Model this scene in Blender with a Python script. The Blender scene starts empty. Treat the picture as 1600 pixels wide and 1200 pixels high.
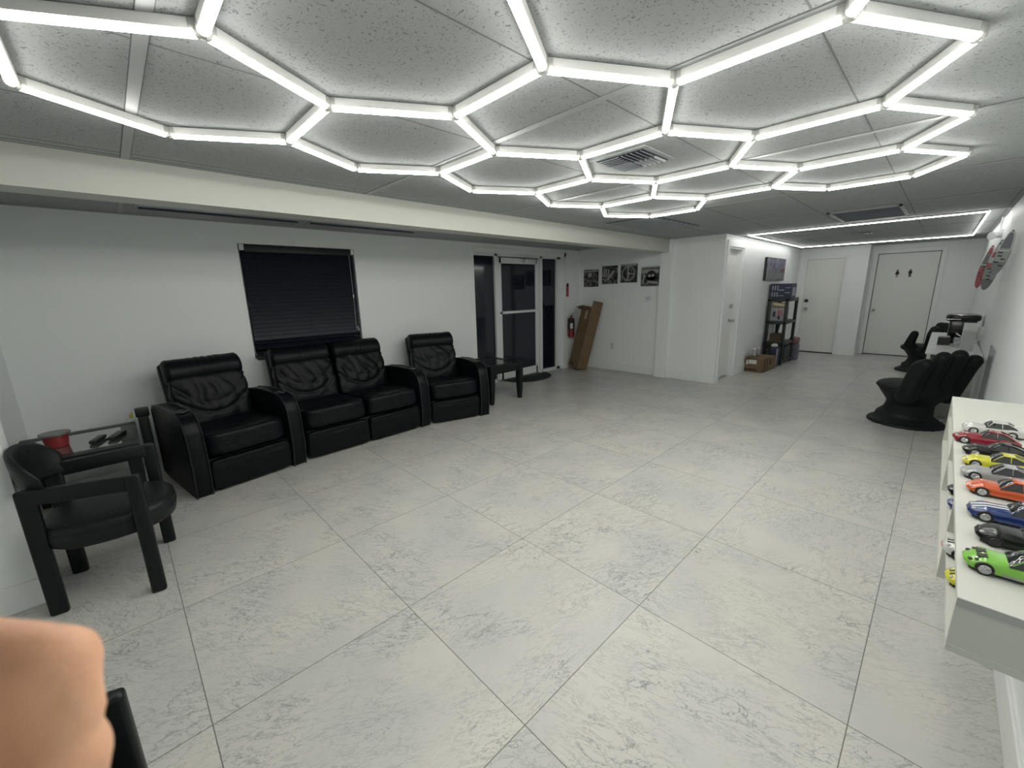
import bpy, bmesh, math, random
from mathutils import Vector, Matrix, noise
R = math.radians
H = 1.5                                   # eye height; many positions were surveyed as multiples of it
col = bpy.context.scene.collection
sc = bpy.context.scene

# ------------------------------------------------------------------ camera
cd = bpy.data.cameras.new('camera'); cam = bpy.data.objects.new('camera', cd); col.objects.link(cam)
RX = Vector((0.7187347, -0.6949380, -0.0219451))
RY = Vector((-0.1699265, -0.1449646, -0.9747360))      # image down
RF = Vector((0.6741998, 0.7043056, -0.2222795))        # forward
cam.matrix_world = Matrix(((RX.x, -RY.x, -RF.x, 0), (RX.y, -RY.y, -RF.y, 0), (RX.z, -RY.z, -RF.z, H), (0, 0, 0, 1)))
cd.sensor_width = 36; cd.lens = 641.15 / 1600 * 36
cd.clip_start = 0.01; cd.clip_end = 60
cd.dof.use_dof = True; cd.dof.focus_distance = 3.5; cd.dof.aperture_fstop = 11
sc.camera = cam
# ------------------------------------------------------------------ world, exposure, light level
w = bpy.data.worlds.new('night'); sc.world = w; w.use_nodes = True
w.node_tree.nodes['Background'].inputs[0].default_value = (0.01, 0.012, 0.018, 1)
w.node_tree.nodes['Background'].inputs[1].default_value = 0.3
sc.view_settings.view_transform = 'Standard'; sc.view_settings.look = 'None'
sc.view_settings.gamma = 1; sc.view_settings.exposure = 0.0
sc.view_settings.use_curve_mapping = False
LED = 28                                  # emission of the ceiling LED tubes
LED2 = 25

# ------------------------------------------------------------------ materials
def nmat(name):
    m = bpy.data.materials.new(name); m.use_nodes = True
    nt = m.node_tree; return m, nt, nt.nodes['Principled BSDF']
def N(nt, t, **kw):
    n = nt.nodes.new(t)
    for k, v in kw.items(): setattr(n, k, v)
    return n
def mat(name, c, rough=.5, metal=0, bump=0, bscale=60, coat=0, spec=.5, emit=None, es=1, var=0, vscale=3, sheen=0):
    m, nt, p = nmat(name)
    p.inputs['Base Color'].default_value = (*c, 1); p.inputs['Roughness'].default_value = rough
    p.inputs['Metallic'].default_value = metal; p.inputs['Specular IOR Level'].default_value = spec
    if coat: p.inputs['Coat Weight'].default_value = coat; p.inputs['Coat Roughness'].default_value = .04
    if emit: p.inputs['Emission Color'].default_value = (*emit, 1); p.inputs['Emission Strength'].default_value = es
    if bump or var:
        tc = N(nt, 'ShaderNodeTexCoord')
        if bump:
            n = N(nt, 'ShaderNodeTexNoise'); n.inputs['Scale'].default_value = bscale; n.inputs['Detail'].default_value = 6
            nt.links.new(tc.outputs['Object'], n.inputs['Vector'])
            b = N(nt, 'ShaderNodeBump'); b.inputs['Strength'].default_value = bump; b.inputs['Distance'].default_value = .004
            nt.links.new(n.outputs['Fac'], b.inputs['Height']); nt.links.new(b.outputs[0], p.inputs['Normal'])
        if var:
            n = N(nt, 'ShaderNodeTexNoise'); n.inputs['Scale'].default_value = vscale; n.inputs['Detail'].default_value = 5
            nt.links.new(tc.outputs['Object'], n.inputs['Vector'])
            r = N(nt, 'ShaderNodeValToRGB')
            r.color_ramp.elements[0].position = .3; r.color_ramp.elements[1].position = .7
            r.color_ramp.elements[0].color = (*[x * (1 - var) for x in c], 1); r.color_ramp.elements[1].color = (*[min(1, x * (1 + var)) for x in c], 1)
            nt.links.new(n.outputs['Fac'], r.inputs[0]); nt.links.new(r.outputs[0], p.inputs['Base Color'])
    return m
M = {}
M['wall'] = mat('wall_paint', (.85, .885, .885), .42, bump=.25, bscale=160)
M['beam'] = mat('beam_paint', (.56, .57, .525), .5, bump=.2, bscale=160)
M['base'] = mat('baseboard_paint', (.84, .86, .85), .35)
M['doorp'] = mat('door_paint', (.80, .81, .78), .38, bump=.1, bscale=90)
M['tbar'] = mat('ceiling_grid_metal', (.36, .38, .385), .42, metal=.0, spec=.6)
M['alu'] = mat('white_aluminium', (.72, .75, .76), .3)
M['chrome'] = mat('brushed_nickel', (.55, .54, .5), .25, metal=1)
M['tube_body'] = mat('tube_housing_white', (.78, .78, .76), .35)
M['clip'] = mat('tube_joint_plastic', (.85, .85, .82), .2, spec=.7)
M['clip'].node_tree.nodes['Principled BSDF'].inputs['Transmission Weight'].default_value = .5
M['led'] = mat('led_diffuser', (.9, .9, .9), .5, emit=(1, .985, .92), es=LED)
M['led2'] = mat('led_strip_diffuser', (.9, .9, .9), .5, emit=(1, .985, .935), es=LED2)
M['leather'] = mat('black_leather', (.0032, .0050, .0068), .42, bump=.45, bscale=38, spec=.19)
M['piping'] = mat('leather_piping', (.016, .019, .021), .4)
M['seam'] = mat('ceiling_seam', (.16, .17, .17), .8)
M['leather2'] = mat('black_leather_panel', (.0032, .0045, .0058), .46, bump=.3, bscale=60, spec=.18)
M['blackwood'] = mat('black_lacquered_wood', (.006, .0085, .0095), .38, spec=.3, bump=.1, bscale=30)
M['seatpad'] = mat('black_chair_leather', (.008, .0105, .0115), .45, spec=.3, bump=.2, bscale=90)
M['handblk'] = mat('matte_black_fibreglass', (.007, .0105, .0115), .55, spec=.25, bump=.08, bscale=25)
M['blind'] = mat('black_blind_slat', (.006, .009, .018), .33, spec=.32)
M['blind_rail'] = mat('black_blind_rail', (.006, .009, .012), .4)
M['rubber'] = mat('black_rubber', (.012, .015, .019), .75, bump=.6, bscale=120)
M['tint'] = mat('dark_tinted_glass', (.005, .009, .019), .07, spec=.6)
M['blackglass'] = mat('black_glass_top', (.012, .014, .018), .05, spec=.8)
M['blackplastic'] = mat('black_plastic', (.010, .014, .013), .45)
M['cardboard'] = mat('cardboard', (.17, .115, .066), .85, var=.12, vscale=6)
M['carddark'] = mat('cardboard_dark_print', (.04, .024, .014), .85)  # dark printed marks on the cartons
M['whitepaper'] = mat('white_paper', (.66, .67, .66), .7)
M['kraft'] = mat('manila_paper', (.52, .42, .26), .8)
M['red'] = mat('red_enamel', (.20, .008, .012), .3, coat=.5)
M['redsign'] = mat('red_sign_print', (.30, .03, .035), .5)
M['darkprint'] = mat('dark_print', (.02, .02, .02), .6)
M['skin'] = mat('skin', (.90, .48, .30), .5, bump=.15, bscale=900, var=.16, vscale=45)
M['skin'].node_tree.nodes['Principled BSDF'].inputs['Subsurface Weight'].default_value = .2
M['skin'].node_tree.nodes['Principled BSDF'].inputs['Subsurface Radius'].default_value = (.01, .004, .002)
M['skin'].node_tree.nodes['Principled BSDF'].inputs['Subsurface Scale'].default_value = .3
M['nail'] = mat('finger_nail', (.55, .3, .24), .3)
M['shelfwhite'] = mat('white_laminate', (.60, .61, .565), .5, bump=.08, bscale=300)
M['edgegrey'] = mat('grey_edge_banding', (.42, .44, .43), .5)
M['tyre'] = mat('toy_tyre', (.012, .012, .013), .6)
M['rim'] = mat('toy_wheel_rim', (.5, .51, .52), .25, metal=.8)
M['rimdark'] = mat('toy_wheel_rim_dark', (.06, .06, .065), .3, metal=.6)
M['carglass'] = mat('toy_car_glass', (.018, .021, .022), .06, spec=.8)
M['lamp'] = mat('toy_car_lamp', (.5, .5, .48), .15)
M['underbody'] = mat('toy_underbody', (.015, .015, .015), .5)
def paint(n, c): M[n] = mat(n, c, .22, coat=.8); return n
paint('paint_green', (.20, .52, .055)); M['paint_black'] = mat('paint_black', (.004, .006, .0055), .25, coat=.25, spec=.35); paint('paint_blue', (.012, .035, .17))
paint('paint_orange', (.60, .095, .02)); paint('paint_silver', (.32, .33, .34)); paint('paint_yellow', (.62, .60, .04))
paint('paint_red', (.26, .015, .03)); paint('paint_white', (.60, .61, .58)); paint('paint_grey', (.10, .11, .12))
M['desk'] = mat('white_desk_top', (.70, .71, .70), .25, var=.05, vscale=8)
M['toilet_black'] = M['darkprint']
M['ventdark'] = mat('vent_shadow_grey', (.055, .065, .085), .6)
M['ventmetal'] = mat('vent_grey_metal', (.30, .33, .35), .4)
M['ventblue'] = mat('return_filter_grey', (.10, .115, .155), .7, var=.12, vscale=5)
M['troffer'] = mat('light_reflector_metal', (.46, .52, .58), .35)
M['navybox'] = mat('navy_carton_print', (.018, .026, .06), .45)
M['pale'] = mat('pale_print', (.35, .37, .42), .5)
M['pink'] = mat('pink_print', (.38, .09, .12), .5)
M['purplebox'] = mat('lavender_carton', (.16, .15, .21), .6, var=.2, vscale=20)
M['clearbag'] = mat('plastic_bag', (.30, .31, .33), .3, bump=.8, bscale=30)
M['stripgrey'] = mat('grey_wall_strip', (.33, .35, .37), .25)
M['bubble'] = mat('marbled_paper', (.36, .37, .40), .35, var=.45, vscale=45)
M['yellow'] = mat('yellow_plastic', (.55, .47, .04), .5)
M['steel'] = mat('stainless_steel', (.55, .55, .55), .2, metal=1)
M['redcup'] = mat('red_container', (.25, .03, .03), .4)
M['lidgrey'] = mat('grey_lid', (.16, .16, .16), .35)

def floor_mat():
    m, nt, p = nmat('marble_tile_floor'); L = nt.links.new
    geo = N(nt, 'ShaderNodeNewGeometry')
    mp = N(nt, 'ShaderNodeMapping'); s = .79323
    mp.vector_type = 'POINT'; mp.inputs['Location'].default_value = (-.0132 / s, -1.60914 / s, 0); mp.inputs['Scale'].default_value = (1 / s, 1 / s, 1)
    L(geo.outputs['Position'], mp.inputs['Vector'])
    fl = N(nt, 'ShaderNodeVectorMath', operation='FLOOR'); L(mp.outputs[0], fl.inputs[0])
    fr = N(nt, 'ShaderNodeVectorMath', operation='FRACTION'); L(mp.outputs[0], fr.inputs[0])
    wn = N(nt, 'ShaderNodeTexWhiteNoise', noise_dimensions='3D'); L(fl.outputs[0], wn.inputs['Vector'])
    # grout distance
    sx = N(nt, 'ShaderNodeSeparateXYZ'); L(fr.outputs[0], sx.inputs[0])
    def edge(o):
        a = N(nt, 'ShaderNodeMath', operation='SUBTRACT'); L(o, a.inputs[0]); a.inputs[1].default_value = .5
        b = N(nt, 'ShaderNodeMath', operation='ABSOLUTE'); L(a.outputs[0], b.inputs[0]); return b
    mx = N(nt, 'ShaderNodeMath', operation='MAXIMUM'); L(edge(sx.outputs[0]).outputs[0], mx.inputs[0]); L(edge(sx.outputs[1]).outputs[0], mx.inputs[1])
    gr = N(nt, 'ShaderNodeMath', operation='GREATER_THAN'); L(mx.outputs[0], gr.inputs[0]); gr.inputs[1].default_value = .4979
    # vein space: per tile rotation and offset
    rot = N(nt, 'ShaderNodeVectorRotate', rotation_type='Z_AXIS'); L(geo.outputs['Position'], rot.inputs['Vector'])
    ang = N(nt, 'ShaderNodeMath', operation='MULTIPLY_ADD'); L(wn.outputs['Value'], ang.inputs[0]); ang.inputs[1].default_value = 1.3; ang.inputs[2].default_value = .15
    L(ang.outputs[0], rot.inputs['Angle'])
    off = N(nt, 'ShaderNodeVectorMath', operation='MULTIPLY_ADD'); L(wn.outputs['Color'], off.inputs[0]); off.inputs[1].default_value = (37, 41, 23); L(rot.outputs[0], off.inputs[2])
    def vein(scale, sy, width, dist):
        m2 = N(nt, 'ShaderNodeMapping'); m2.inputs['Scale'].default_value = (1, sy, 1); L(off.outputs[0], m2.inputs['Vector'])
        n = N(nt, 'ShaderNodeTexNoise'); n.inputs['Scale'].default_value = scale; n.inputs['Detail'].default_value = 7; n.inputs['Roughness'].default_value = .62; n.inputs['Distortion'].default_value = dist
        L(m2.outputs[0], n.inputs['Vector'])
        a = N(nt, 'ShaderNodeMath', operation='SUBTRACT'); L(n.outputs['Fac'], a.inputs[0]); a.inputs[1].default_value = .5
        b = N(nt, 'ShaderNodeMath', operation='ABSOLUTE'); L(a.outputs[0], b.inputs[0])
        c = N(nt, 'ShaderNodeMapRange'); c.inputs['From Min'].default_value = 0; c.inputs['From Max'].default_value = width; c.inputs['To Min'].default_value = 1; c.inputs['To Max'].default_value = 0
        L(b.outputs[0], c.inputs['Value']); return c
    v1 = vein(4.0, 2.9, .011, .7); v2 = vein(13.0, 2.6, .026, .5)
    msk = N(nt, 'ShaderNodeTexNoise'); msk.inputs['Scale'].default_value = 3.4; msk.inputs['Detail'].default_value = 4; L(off.outputs[0], msk.inputs['Vector'])
    mr = N(nt, 'ShaderNodeMapRange'); mr.inputs['From Min'].default_value = .36; mr.inputs['From Max'].default_value = .62; L(msk.outputs['Fac'], mr.inputs['Value'])
    a1 = N(nt, 'ShaderNodeMath', operation='MULTIPLY'); L(v1.outputs[0], a1.inputs[0]); L(mr.outputs[0], a1.inputs[1])
    mr2 = N(nt, 'ShaderNodeMapRange'); mr2.inputs['From Min'].default_value = .30; mr2.inputs['From Max'].default_value = .75; mr2.inputs['To Max'].default_value = .75; L(msk.outputs['Fac'], mr2.inputs['Value'])
    a2 = N(nt, 'ShaderNodeMath', operation='MULTIPLY'); L(v2.outputs[0], a2.inputs[0]); L(mr2.outputs[0], a2.inputs[1])
    mxv = N(nt, 'ShaderNodeMath', operation='MAXIMUM'); L(a1.outputs[0], mxv.inputs[0]); L(a2.outputs[0], mxv.inputs[1])
    # soft cloud
    cl = N(nt, 'ShaderNodeTexNoise'); cl.inputs['Scale'].default_value = 2.2; cl.inputs['Detail'].default_value = 6; L(off.outputs[0], cl.inputs['Vector'])
    cr = N(nt, 'ShaderNodeValToRGB'); cr.color_ramp.elements[0].position = .3; cr.color_ramp.elements[1].position = .7
    cr.color_ramp.elements[0].color = (.50, .505, .49, 1); cr.color_ramp.elements[1].color = (.60, .595, .545, 1); L(cl.outputs['Fac'], cr.inputs[0])
    mix = N(nt, 'ShaderNodeMix', data_type='RGBA'); L(mxv.outputs[0], mix.inputs[0]); L(cr.outputs[0], mix.inputs[6]); mix.inputs[7].default_value = (.155, .168, .18, 1)
    mix2 = N(nt, 'ShaderNodeMix', data_type='RGBA'); L(gr.outputs[0], mix2.inputs[0]); L(mix.outputs[2], mix2.inputs[6]); mix2.inputs[7].default_value = (.14, .14, .12, 1)
    L(mix2.outputs[2], p.inputs['Base Color'])
    p.inputs['Roughness'].default_value = .3; p.inputs['Specular IOR Level'].default_value = .45
    return m
def ceiling_mat():
    m, nt, p = nmat('acoustic_ceiling_tile'); L = nt.links.new
    geo = N(nt, 'ShaderNodeNewGeometry')
    nz = N(nt, 'ShaderNodeTexNoise'); nz.inputs['Scale'].default_value = 26; nz.inputs['Detail'].default_value = 2; L(geo.outputs['Position'], nz.inputs['Vector'])
    mixv = N(nt, 'ShaderNodeVectorMath', operation='MULTIPLY_ADD'); L(nz.outputs['Color'], mixv.inputs[0]); mixv.inputs[1].default_value = (.055, .055, 0); L(geo.outputs['Position'], mixv.inputs[2])
    vo = N(nt, 'ShaderNodeTexVoronoi'); vo.inputs['Scale'].default_value = 74; L(mixv.outputs[0], vo.inputs['Vector'])
    n2 = N(nt, 'ShaderNodeTexNoise'); n2.inputs['Scale'].default_value = 72; n2.inputs['Detail'].default_value = 3; n2.inputs['Distortion'].default_value = 2.5; L(geo.outputs['Position'], n2.inputs['Vector'])
    a = N(nt, 'ShaderNodeMapRange'); a.inputs['From Min'].default_value = .63; a.inputs['From Max'].default_value = .66; L(n2.outputs['Fac'], a.inputs['Value'])
    b = N(nt, 'ShaderNodeMapRange'); b.inputs['From Min'].default_value = .24; b.inputs['From Max'].default_value = .17; L(vo.outputs['Distance'], b.inputs['Value'])
    mx = N(nt, 'ShaderNodeMath', operation='MAXIMUM'); L(a.outputs[0], mx.inputs[0]); L(b.outputs[0], mx.inputs[1])
    mu = N(nt, 'ShaderNodeMath', operation='MULTIPLY'); L(mx.outputs[0], mu.inputs[0]); mu.inputs[1].default_value = .68
    mix = N(nt, 'ShaderNodeMix', data_type='RGBA'); L(mu.outputs[0], mix.inputs[0]); mix.inputs[6].default_value = (.40, .42, .42, 1); mix.inputs[7].default_value = (.12, .125, .13, 1)
    L(mix.outputs[2], p.inputs['Base Color']); p.inputs['Roughness'].default_value = .9; p.inputs['Specular IOR Level'].default_value = .2
    bp = N(nt, 'ShaderNodeBump'); bp.invert = True; bp.inputs['Strength'].default_value = .6; bp.inputs['Distance'].default_value = .003; L(mu.outputs[0], bp.inputs['Height']); L(bp.outputs[0], p.inputs['Normal'])
    return m
M['floor'] = floor_mat(); M['ceil'] = ceiling_mat()

# ------------------------------------------------------------------ mesh helpers
def bx(bm, c, s, bev=0, rot=None, seg=2):
    """box centred c, full size s"""
    t = bmesh.new(); bmesh.ops.create_cube(t, size=1)
    for v in t.verts: v.co = Vector((v.co.x * s[0], v.co.y * s[1], v.co.z * s[2]))
    if bev: bmesh.ops.bevel(t, geom=list(t.edges), offset=bev, segments=seg, profile=.5, affect='EDGES')
    mt = Matrix.Translation(Vector(c)) @ (rot.to_4x4() if rot else Matrix.Identity(4))
    bmesh.ops.transform(t, matrix=mt, verts=t.verts); join(bm, t)
def bb(bm, lo, hi, bev=0): bx(bm, [(a + b) / 2 for a, b in zip(lo, hi)], [abs(b - a) for a, b in zip(lo, hi)], bev)
def join(bm, t):
    me = bpy.data.meshes.new('tmp'); t.to_mesh(me); t.free(); bm.from_mesh(me); bpy.data.meshes.remove(me)
def cyl(bm, a, b, r, r2=None, seg=16):
    a = Vector(a); b = Vector(b); d = b - a; t = bmesh.new()
    bmesh.ops.create_cone(t, cap_ends=True, segments=seg, radius1=r, radius2=r if r2 is None else r2, depth=d.length)
    bmesh.ops.transform(t, matrix=Matrix.Translation((a + b) / 2) @ d.to_track_quat('Z', 'Y').to_matrix().to_4x4(), verts=t.verts); join(bm, t)
def sph(bm, c, r, sc3=(1, 1, 1), rot=None, u=16, v=12):
    t = bmesh.new(); bmesh.ops.create_uvsphere(t, u_segments=u, v_segments=v, radius=r)
    mt = Matrix.Translation(Vector(c)) @ (rot.to_4x4() if rot else Matrix.Identity(4)) @ Matrix.Diagonal((*sc3, 1))
    bmesh.ops.transform(t, matrix=mt, verts=t.verts); join(bm, t)
def capsule(bm, a, b, r, r2=None):
    r2 = r if r2 is None else r2; cyl(bm, a, b, r, r2, 14); sph(bm, a, r, u=14, v=8); sph(bm, b, r2, u=14, v=8)
def tube(bm, pts, r, seg=8, close=False):
    pts = [Vector(p) for p in pts]; rings = []; n = len(pts); up = None
    for i, p in enumerate(pts):
        if close: d = pts[(i + 1) % n] - pts[i - 1]
        else: d = pts[min(i + 1, n - 1)] - pts[max(i - 1, 0)]
        d.normalize()
        if up is None: up = Vector((0, 0, 1)) if abs(d.z) < .9 else Vector((1, 0, 0))
        s = d.cross(up).normalized(); up = s.cross(d).normalized()
        rr = r[i] if isinstance(r, (list, tuple)) else r
        rings.append([bm.verts.new(p + (s * math.cos(k * 2 * math.pi / seg) + up * math.sin(k * 2 * math.pi / seg)) * rr) for k in range(seg)])
    for i in range(n if close else n - 1):
        A, B = rings[i], rings[(i + 1) % n]
        for k in range(seg): bm.faces.new((A[k], A[(k + 1) % seg], B[(k + 1) % seg], B[k]))
    if not close: bm.faces.new(rings[0][::-1]); bm.faces.new(rings[-1])
def prism(bm, pts, axis, a, b, bev=0):
    """polygon pts (2D) extruded along axis between a and b. axis 0: pts are (y,z); 1: (x,z); 2: (x,y)"""
    t = bmesh.new()
    def P(p, q): return {0: (q, p[0], p[1]), 1: (p[0], q, p[1]), 2: (p[0], p[1], q)}[axis]
    A = [t.verts.new(P(p, a)) for p in pts]; B = [t.verts.new(P(p, b)) for p in pts]; n = len(pts)
    t.faces.new(A); t.faces.new(B[::-1])
    for i in range(n): t.faces.new((A[i], B[i], B[(i + 1) % n], A[(i + 1) % n]))
    bmesh.ops.recalc_face_normals(t, faces=t.faces)
    if bev: bmesh.ops.bevel(t, geom=list(t.edges), offset=bev, segments=2, profile=.5, affect='EDGES', clamp_overlap=True)
    join(bm, t)
def cushion(bm, c, s, p=5, n=18, rot=None, fn=None):
    """rounded box (p-norm) with optional displacement fn(unit vector)->offset along it"""
    t = bmesh.new(); bmesh.ops.create_cube(t, size=2)
    bmesh.ops.subdivide_edges(t, edges=list(t.edges), cuts=n, use_grid_fill=True)
    for v in t.verts:
        q = v.co.copy(); m = (abs(q.x) ** p + abs(q.y) ** p + abs(q.z) ** p) ** (1 / p)
        q = q / m; d = fn(q) if fn else 0
        nrm = Vector((math.copysign(abs(q.x) ** (p - 1), q.x), math.copysign(abs(q.y) ** (p - 1), q.y), math.copysign(abs(q.z) ** (p - 1), q.z)))
        if nrm.length > 0: nrm.normalize()
        v.co = Vector((q.x * s[0] / 2, q.y * s[1] / 2, q.z * s[2] / 2)) + nrm * d
    mt = Matrix.Translation(Vector(c)) @ (rot.to_4x4() if rot else Matrix.Identity(4))
    bmesh.ops.transform(t, matrix=mt, verts=t.verts); join(bm, t)
def obj(name, bm, m, parent=None, smooth=True, angle=35, mods=None):
    me = bpy.data.meshes.new(name)
    bmesh.ops.recalc_face_normals(bm, faces=bm.faces); bm.to_mesh(me); bm.free()
    me.materials.append(M[m] if isinstance(m, str) else m)
    if smooth:
        for p in me.polygons: p.use_smooth = True
        if angle: me.set_sharp_from_angle(angle=R(angle))
    o = bpy.data.objects.new(name, me); col.objects.link(o)
    if parent: o.parent = parent
    return o
def mk(fn, *a, **k):
    bm = bmesh.new(); fn(bm, *a, **k); return bm
def tag(o, label=None, cat=None, group=None, kind=None):
    if label: o['label'] = label
    if cat: o['category'] = cat
    if group: o['group'] = group
    if kind: o['kind'] = kind
    return o
def thing(name, label, cat, loc=(0, 0, 0), rz=0, group=None):
    o = bpy.data.objects.new(name, None); col.objects.link(o); o.empty_display_size = .1
    o.location = loc; o.rotation_euler = (0, 0, rz); return tag(o, label, cat, group)
def struct(name, bm, m, parent=None, **k): 
    o = obj(name, bm, m, parent, **k)
    if not parent: o['kind'] = 'structure'
    return o
def dup(root, loc, rz, label=None, group=None):
    r = root.copy(); col.objects.link(r); r.location = loc; r.rotation_euler = (0, 0, rz)
    if label: r['label'] = label
    if group: r['group'] = group
    for ch in root.children:
        c = ch.copy(); col.objects.link(c); c.parent = r
        for g in ch.children:
            d = g.copy(); col.objects.link(d); d.parent = c
    return r
def text_obj(name, s, size, m, mat_world, parent=None, ext=.0008, align='CENTER'):
    cu = bpy.data.curves.new(name, 'FONT'); cu.body = s; cu.size = size; cu.extrude = ext; cu.align_x = align; cu.align_y = 'CENTER'
    t = bpy.data.objects.new('tmp_text', cu); col.objects.link(t)
    dg = bpy.context.evaluated_depsgraph_get(); me = bpy.data.meshes.new_from_object(t.evaluated_get(dg)); bpy.data.objects.remove(t); bpy.data.curves.remove(cu)
    me.name = name; me.materials.clear(); me.materials.append(M[m]); me.transform(mat_world)
    o = bpy.data.objects.new(name, me); col.objects.link(o)
    if parent: o.parent = parent
    return o

# ------------------------------------------------------------------ room shell
CZ = 2.235            # main ceiling
AZ = 2.215            # alcove ceiling
YL = 4.965            # window wall face
YR = -0.355           # right wall face
XA = 6.63             # picture wall face
XE = -0.645           # end wall of the recess, left
YS = 2.34             # side wall of the back hall
XF = 11.10            # far wall with plain door
XR = 11.55            # wall with the toilet door
XB = -1.7             # wall behind the camera
T = .15
def box_struct(name, lo, hi, m, bev=0): return struct(name, mk(bb, lo, hi, bev), m, smooth=False)
box_struct('floor', (XB - T, YR - T, -.1), (XR + .4, 6.2, 0), 'floor')
bm = bmesh.new(); bb(bm, (XB - T, YR - T, CZ), (XR + .4, 3.25, CZ + .1)); struct('ceiling', bm, 'ceil', smooth=False)
bm = bmesh.new(); bb(bm, (XB - T, 3.25, AZ), (XA + .3, 5.4, AZ + .1)); struct('ceiling', bm, 'ceil', smooth=False)
# window wall with openings for window and entrance
WX0, WX1, WZ0, WZ1 = 1.02, 2.20, .85, 2.015
DX0, DX1, DZ1 = 4.02, 6.12, 2.075
bm = bmesh.new()
y0, y1 = YL, YL + .22
bb(bm, (XE - .3, y0, 0), (WX0, y1, AZ)); bb(bm, (WX1, y0, 0), (DX0, y1, AZ)); bb(bm, (DX1, y0, 0), (XA + .2, y1, AZ))
bb(bm, (WX0, y0, 0), (WX1, y1, WZ0)); bb(bm, (WX0, y0, WZ1), (WX1, y1, AZ)); bb(bm, (DX0, y0, DZ1), (DX1, y1, AZ))
struct('wall_window', bm, 'wall', smooth=False)
box_struct('wall_end', (XE - T, 3.1, 0), (XE, YL, AZ), 'wall')
box_struct('wall_stub', (XB, 2.972, 0), (-.475, 3.12, CZ), 'wall')
box_struct('wall_behind', (XB - T, YR - T, 0), (XB, 2.98, CZ), 'wall')
box_struct('wall_right', (XB - T, YR - T, 0), (XR + .2, YR, CZ), 'wall')
box_struct('wall_pictures', (XA, 3.08, 0), (XA + .12, YL + .2, AZ + .02), 'wall')
bm = bmesh.new(); bb(bm, (6.56, 3.115, 0), (6.70, 3.31, CZ)); struct('wall_pier', bm, 'wall', smooth=False)
bm = bmesh.new(); bb(bm, (6.615, YS + .14, 0), (6.70, 3.14, CZ)); struct('wall_middle', bm, 'wall', smooth=False)
bm = bmesh.new(); bb(bm, (-.72, 3.17, 2.04), (6.6, 3.37, CZ + .02)); bb(bm, (-.72, 3.12, 2.04), (-.47, 3.2, CZ + .02)); struct('wall_beam', bm, 'beam', smooth=False)
# side wall of hall with door 1
SD0, SD1, SDZ = 6.76, 7.42, 2.075
bm = bmesh.new()
bb(bm, (6.615, YS, 0), (SD0, YS + .14, CZ)); bb(bm, (SD1, YS, 0), (XF + .2, YS + .14, CZ)); bb(bm, (SD0, YS, SDZ), (SD1, YS + .14, CZ))
struct('wall_hall_side', bm, 'wall', smooth=False)
FD0, FD1, FDZ = 1.53, 2.24, 2.03
bm = bmesh.new()
bb(bm, (XF, FD1, 0), (XF + .14, YS + .1, CZ)); bb(bm, (XF, 1.18, 0), (XF + .14, FD0, CZ)); bb(bm, (XF, FD0, FDZ), (XF + .14, FD1, CZ))
bb(bm, (XF + .1, 1.18, 0), (XR + .1, 1.24, CZ))
struct('wall_far', bm, 'wall', smooth=False)
RD0, RD1, RDZ = .165, 1.10, 2.075
bm = bmesh.new()
bb(bm, (XR, RD1, 0), (XR + .14, 1.3, CZ)); bb(bm, (XR, YR, 0), (XR + .14, RD0, CZ)); bb(bm, (XR, RD0, RDZ), (XR + .14, RD1, CZ))
struct('wall_restroom', bm, 'wall', smooth=False)

def baseb(name, pts, h=.13, t=.014):
    """baseboard along polyline pts (x,y,nx,ny) pairs"""
    bm = bmesh.new()
    for (xa, ya, xb, yb, nx, ny) in pts:
        lo = (min(xa, xb) + min(0, nx * t), min(ya, yb) + min(0, ny * t), 0); hi = (max(xa, xb) + max(0, nx * t), max(ya, yb) + max(0, ny * t), h)
        bb(bm, lo, hi, .004)
        bb(bm, (lo[0] - abs(ny) * 0 , lo[1], h - .004), (hi[0] - nx * t * .45 if nx else hi[0], hi[1] - (ny * t * .45 if ny > 0 else 0), h + .012))
    return struct(name, bm, 'base', smooth=False)
baseb('baseboard_right', [(XB, YR, XR, YR, 0, 1)])
baseb('baseboard_stub', [(XB, 2.972, -.475, 2.972, 0, -1), (-.475, 2.972, -.475, 3.12, 1, 0)])
baseb('baseboard_end', [(XE, 3.12, XE, YL, 1, 0)])
baseb('baseboard_window', [(XE, YL, DX0, YL, 0, -1), (DX1 + .06, YL, XA, YL, 0, -1)])
baseb('baseboard_pictures', [(XA, 3.31, XA, YL, -1, 0)])
baseb('baseboard_middle', [(6.56, 3.115, 6.56, 3.31, -1, 0), (6.615, YS, 6.615, 3.115, -1, 0), (6.615, YS, 6.68, YS, 0, -1)])
baseb('baseboard_hall', [(SD1 + .09, YS, XF, YS, 0, -1)])
baseb('baseboard_far', [(XF, FD1, XF, YS, -1, 0), (XF, 1.18, XF, FD0, -1, 0), (XF, 1.18, XR, 1.18, 0, -1), (XR, RD1 + .06, XR, 1.18, -1, 0), (XR, YR, XR, RD0 - .06, -1, 0)])

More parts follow.
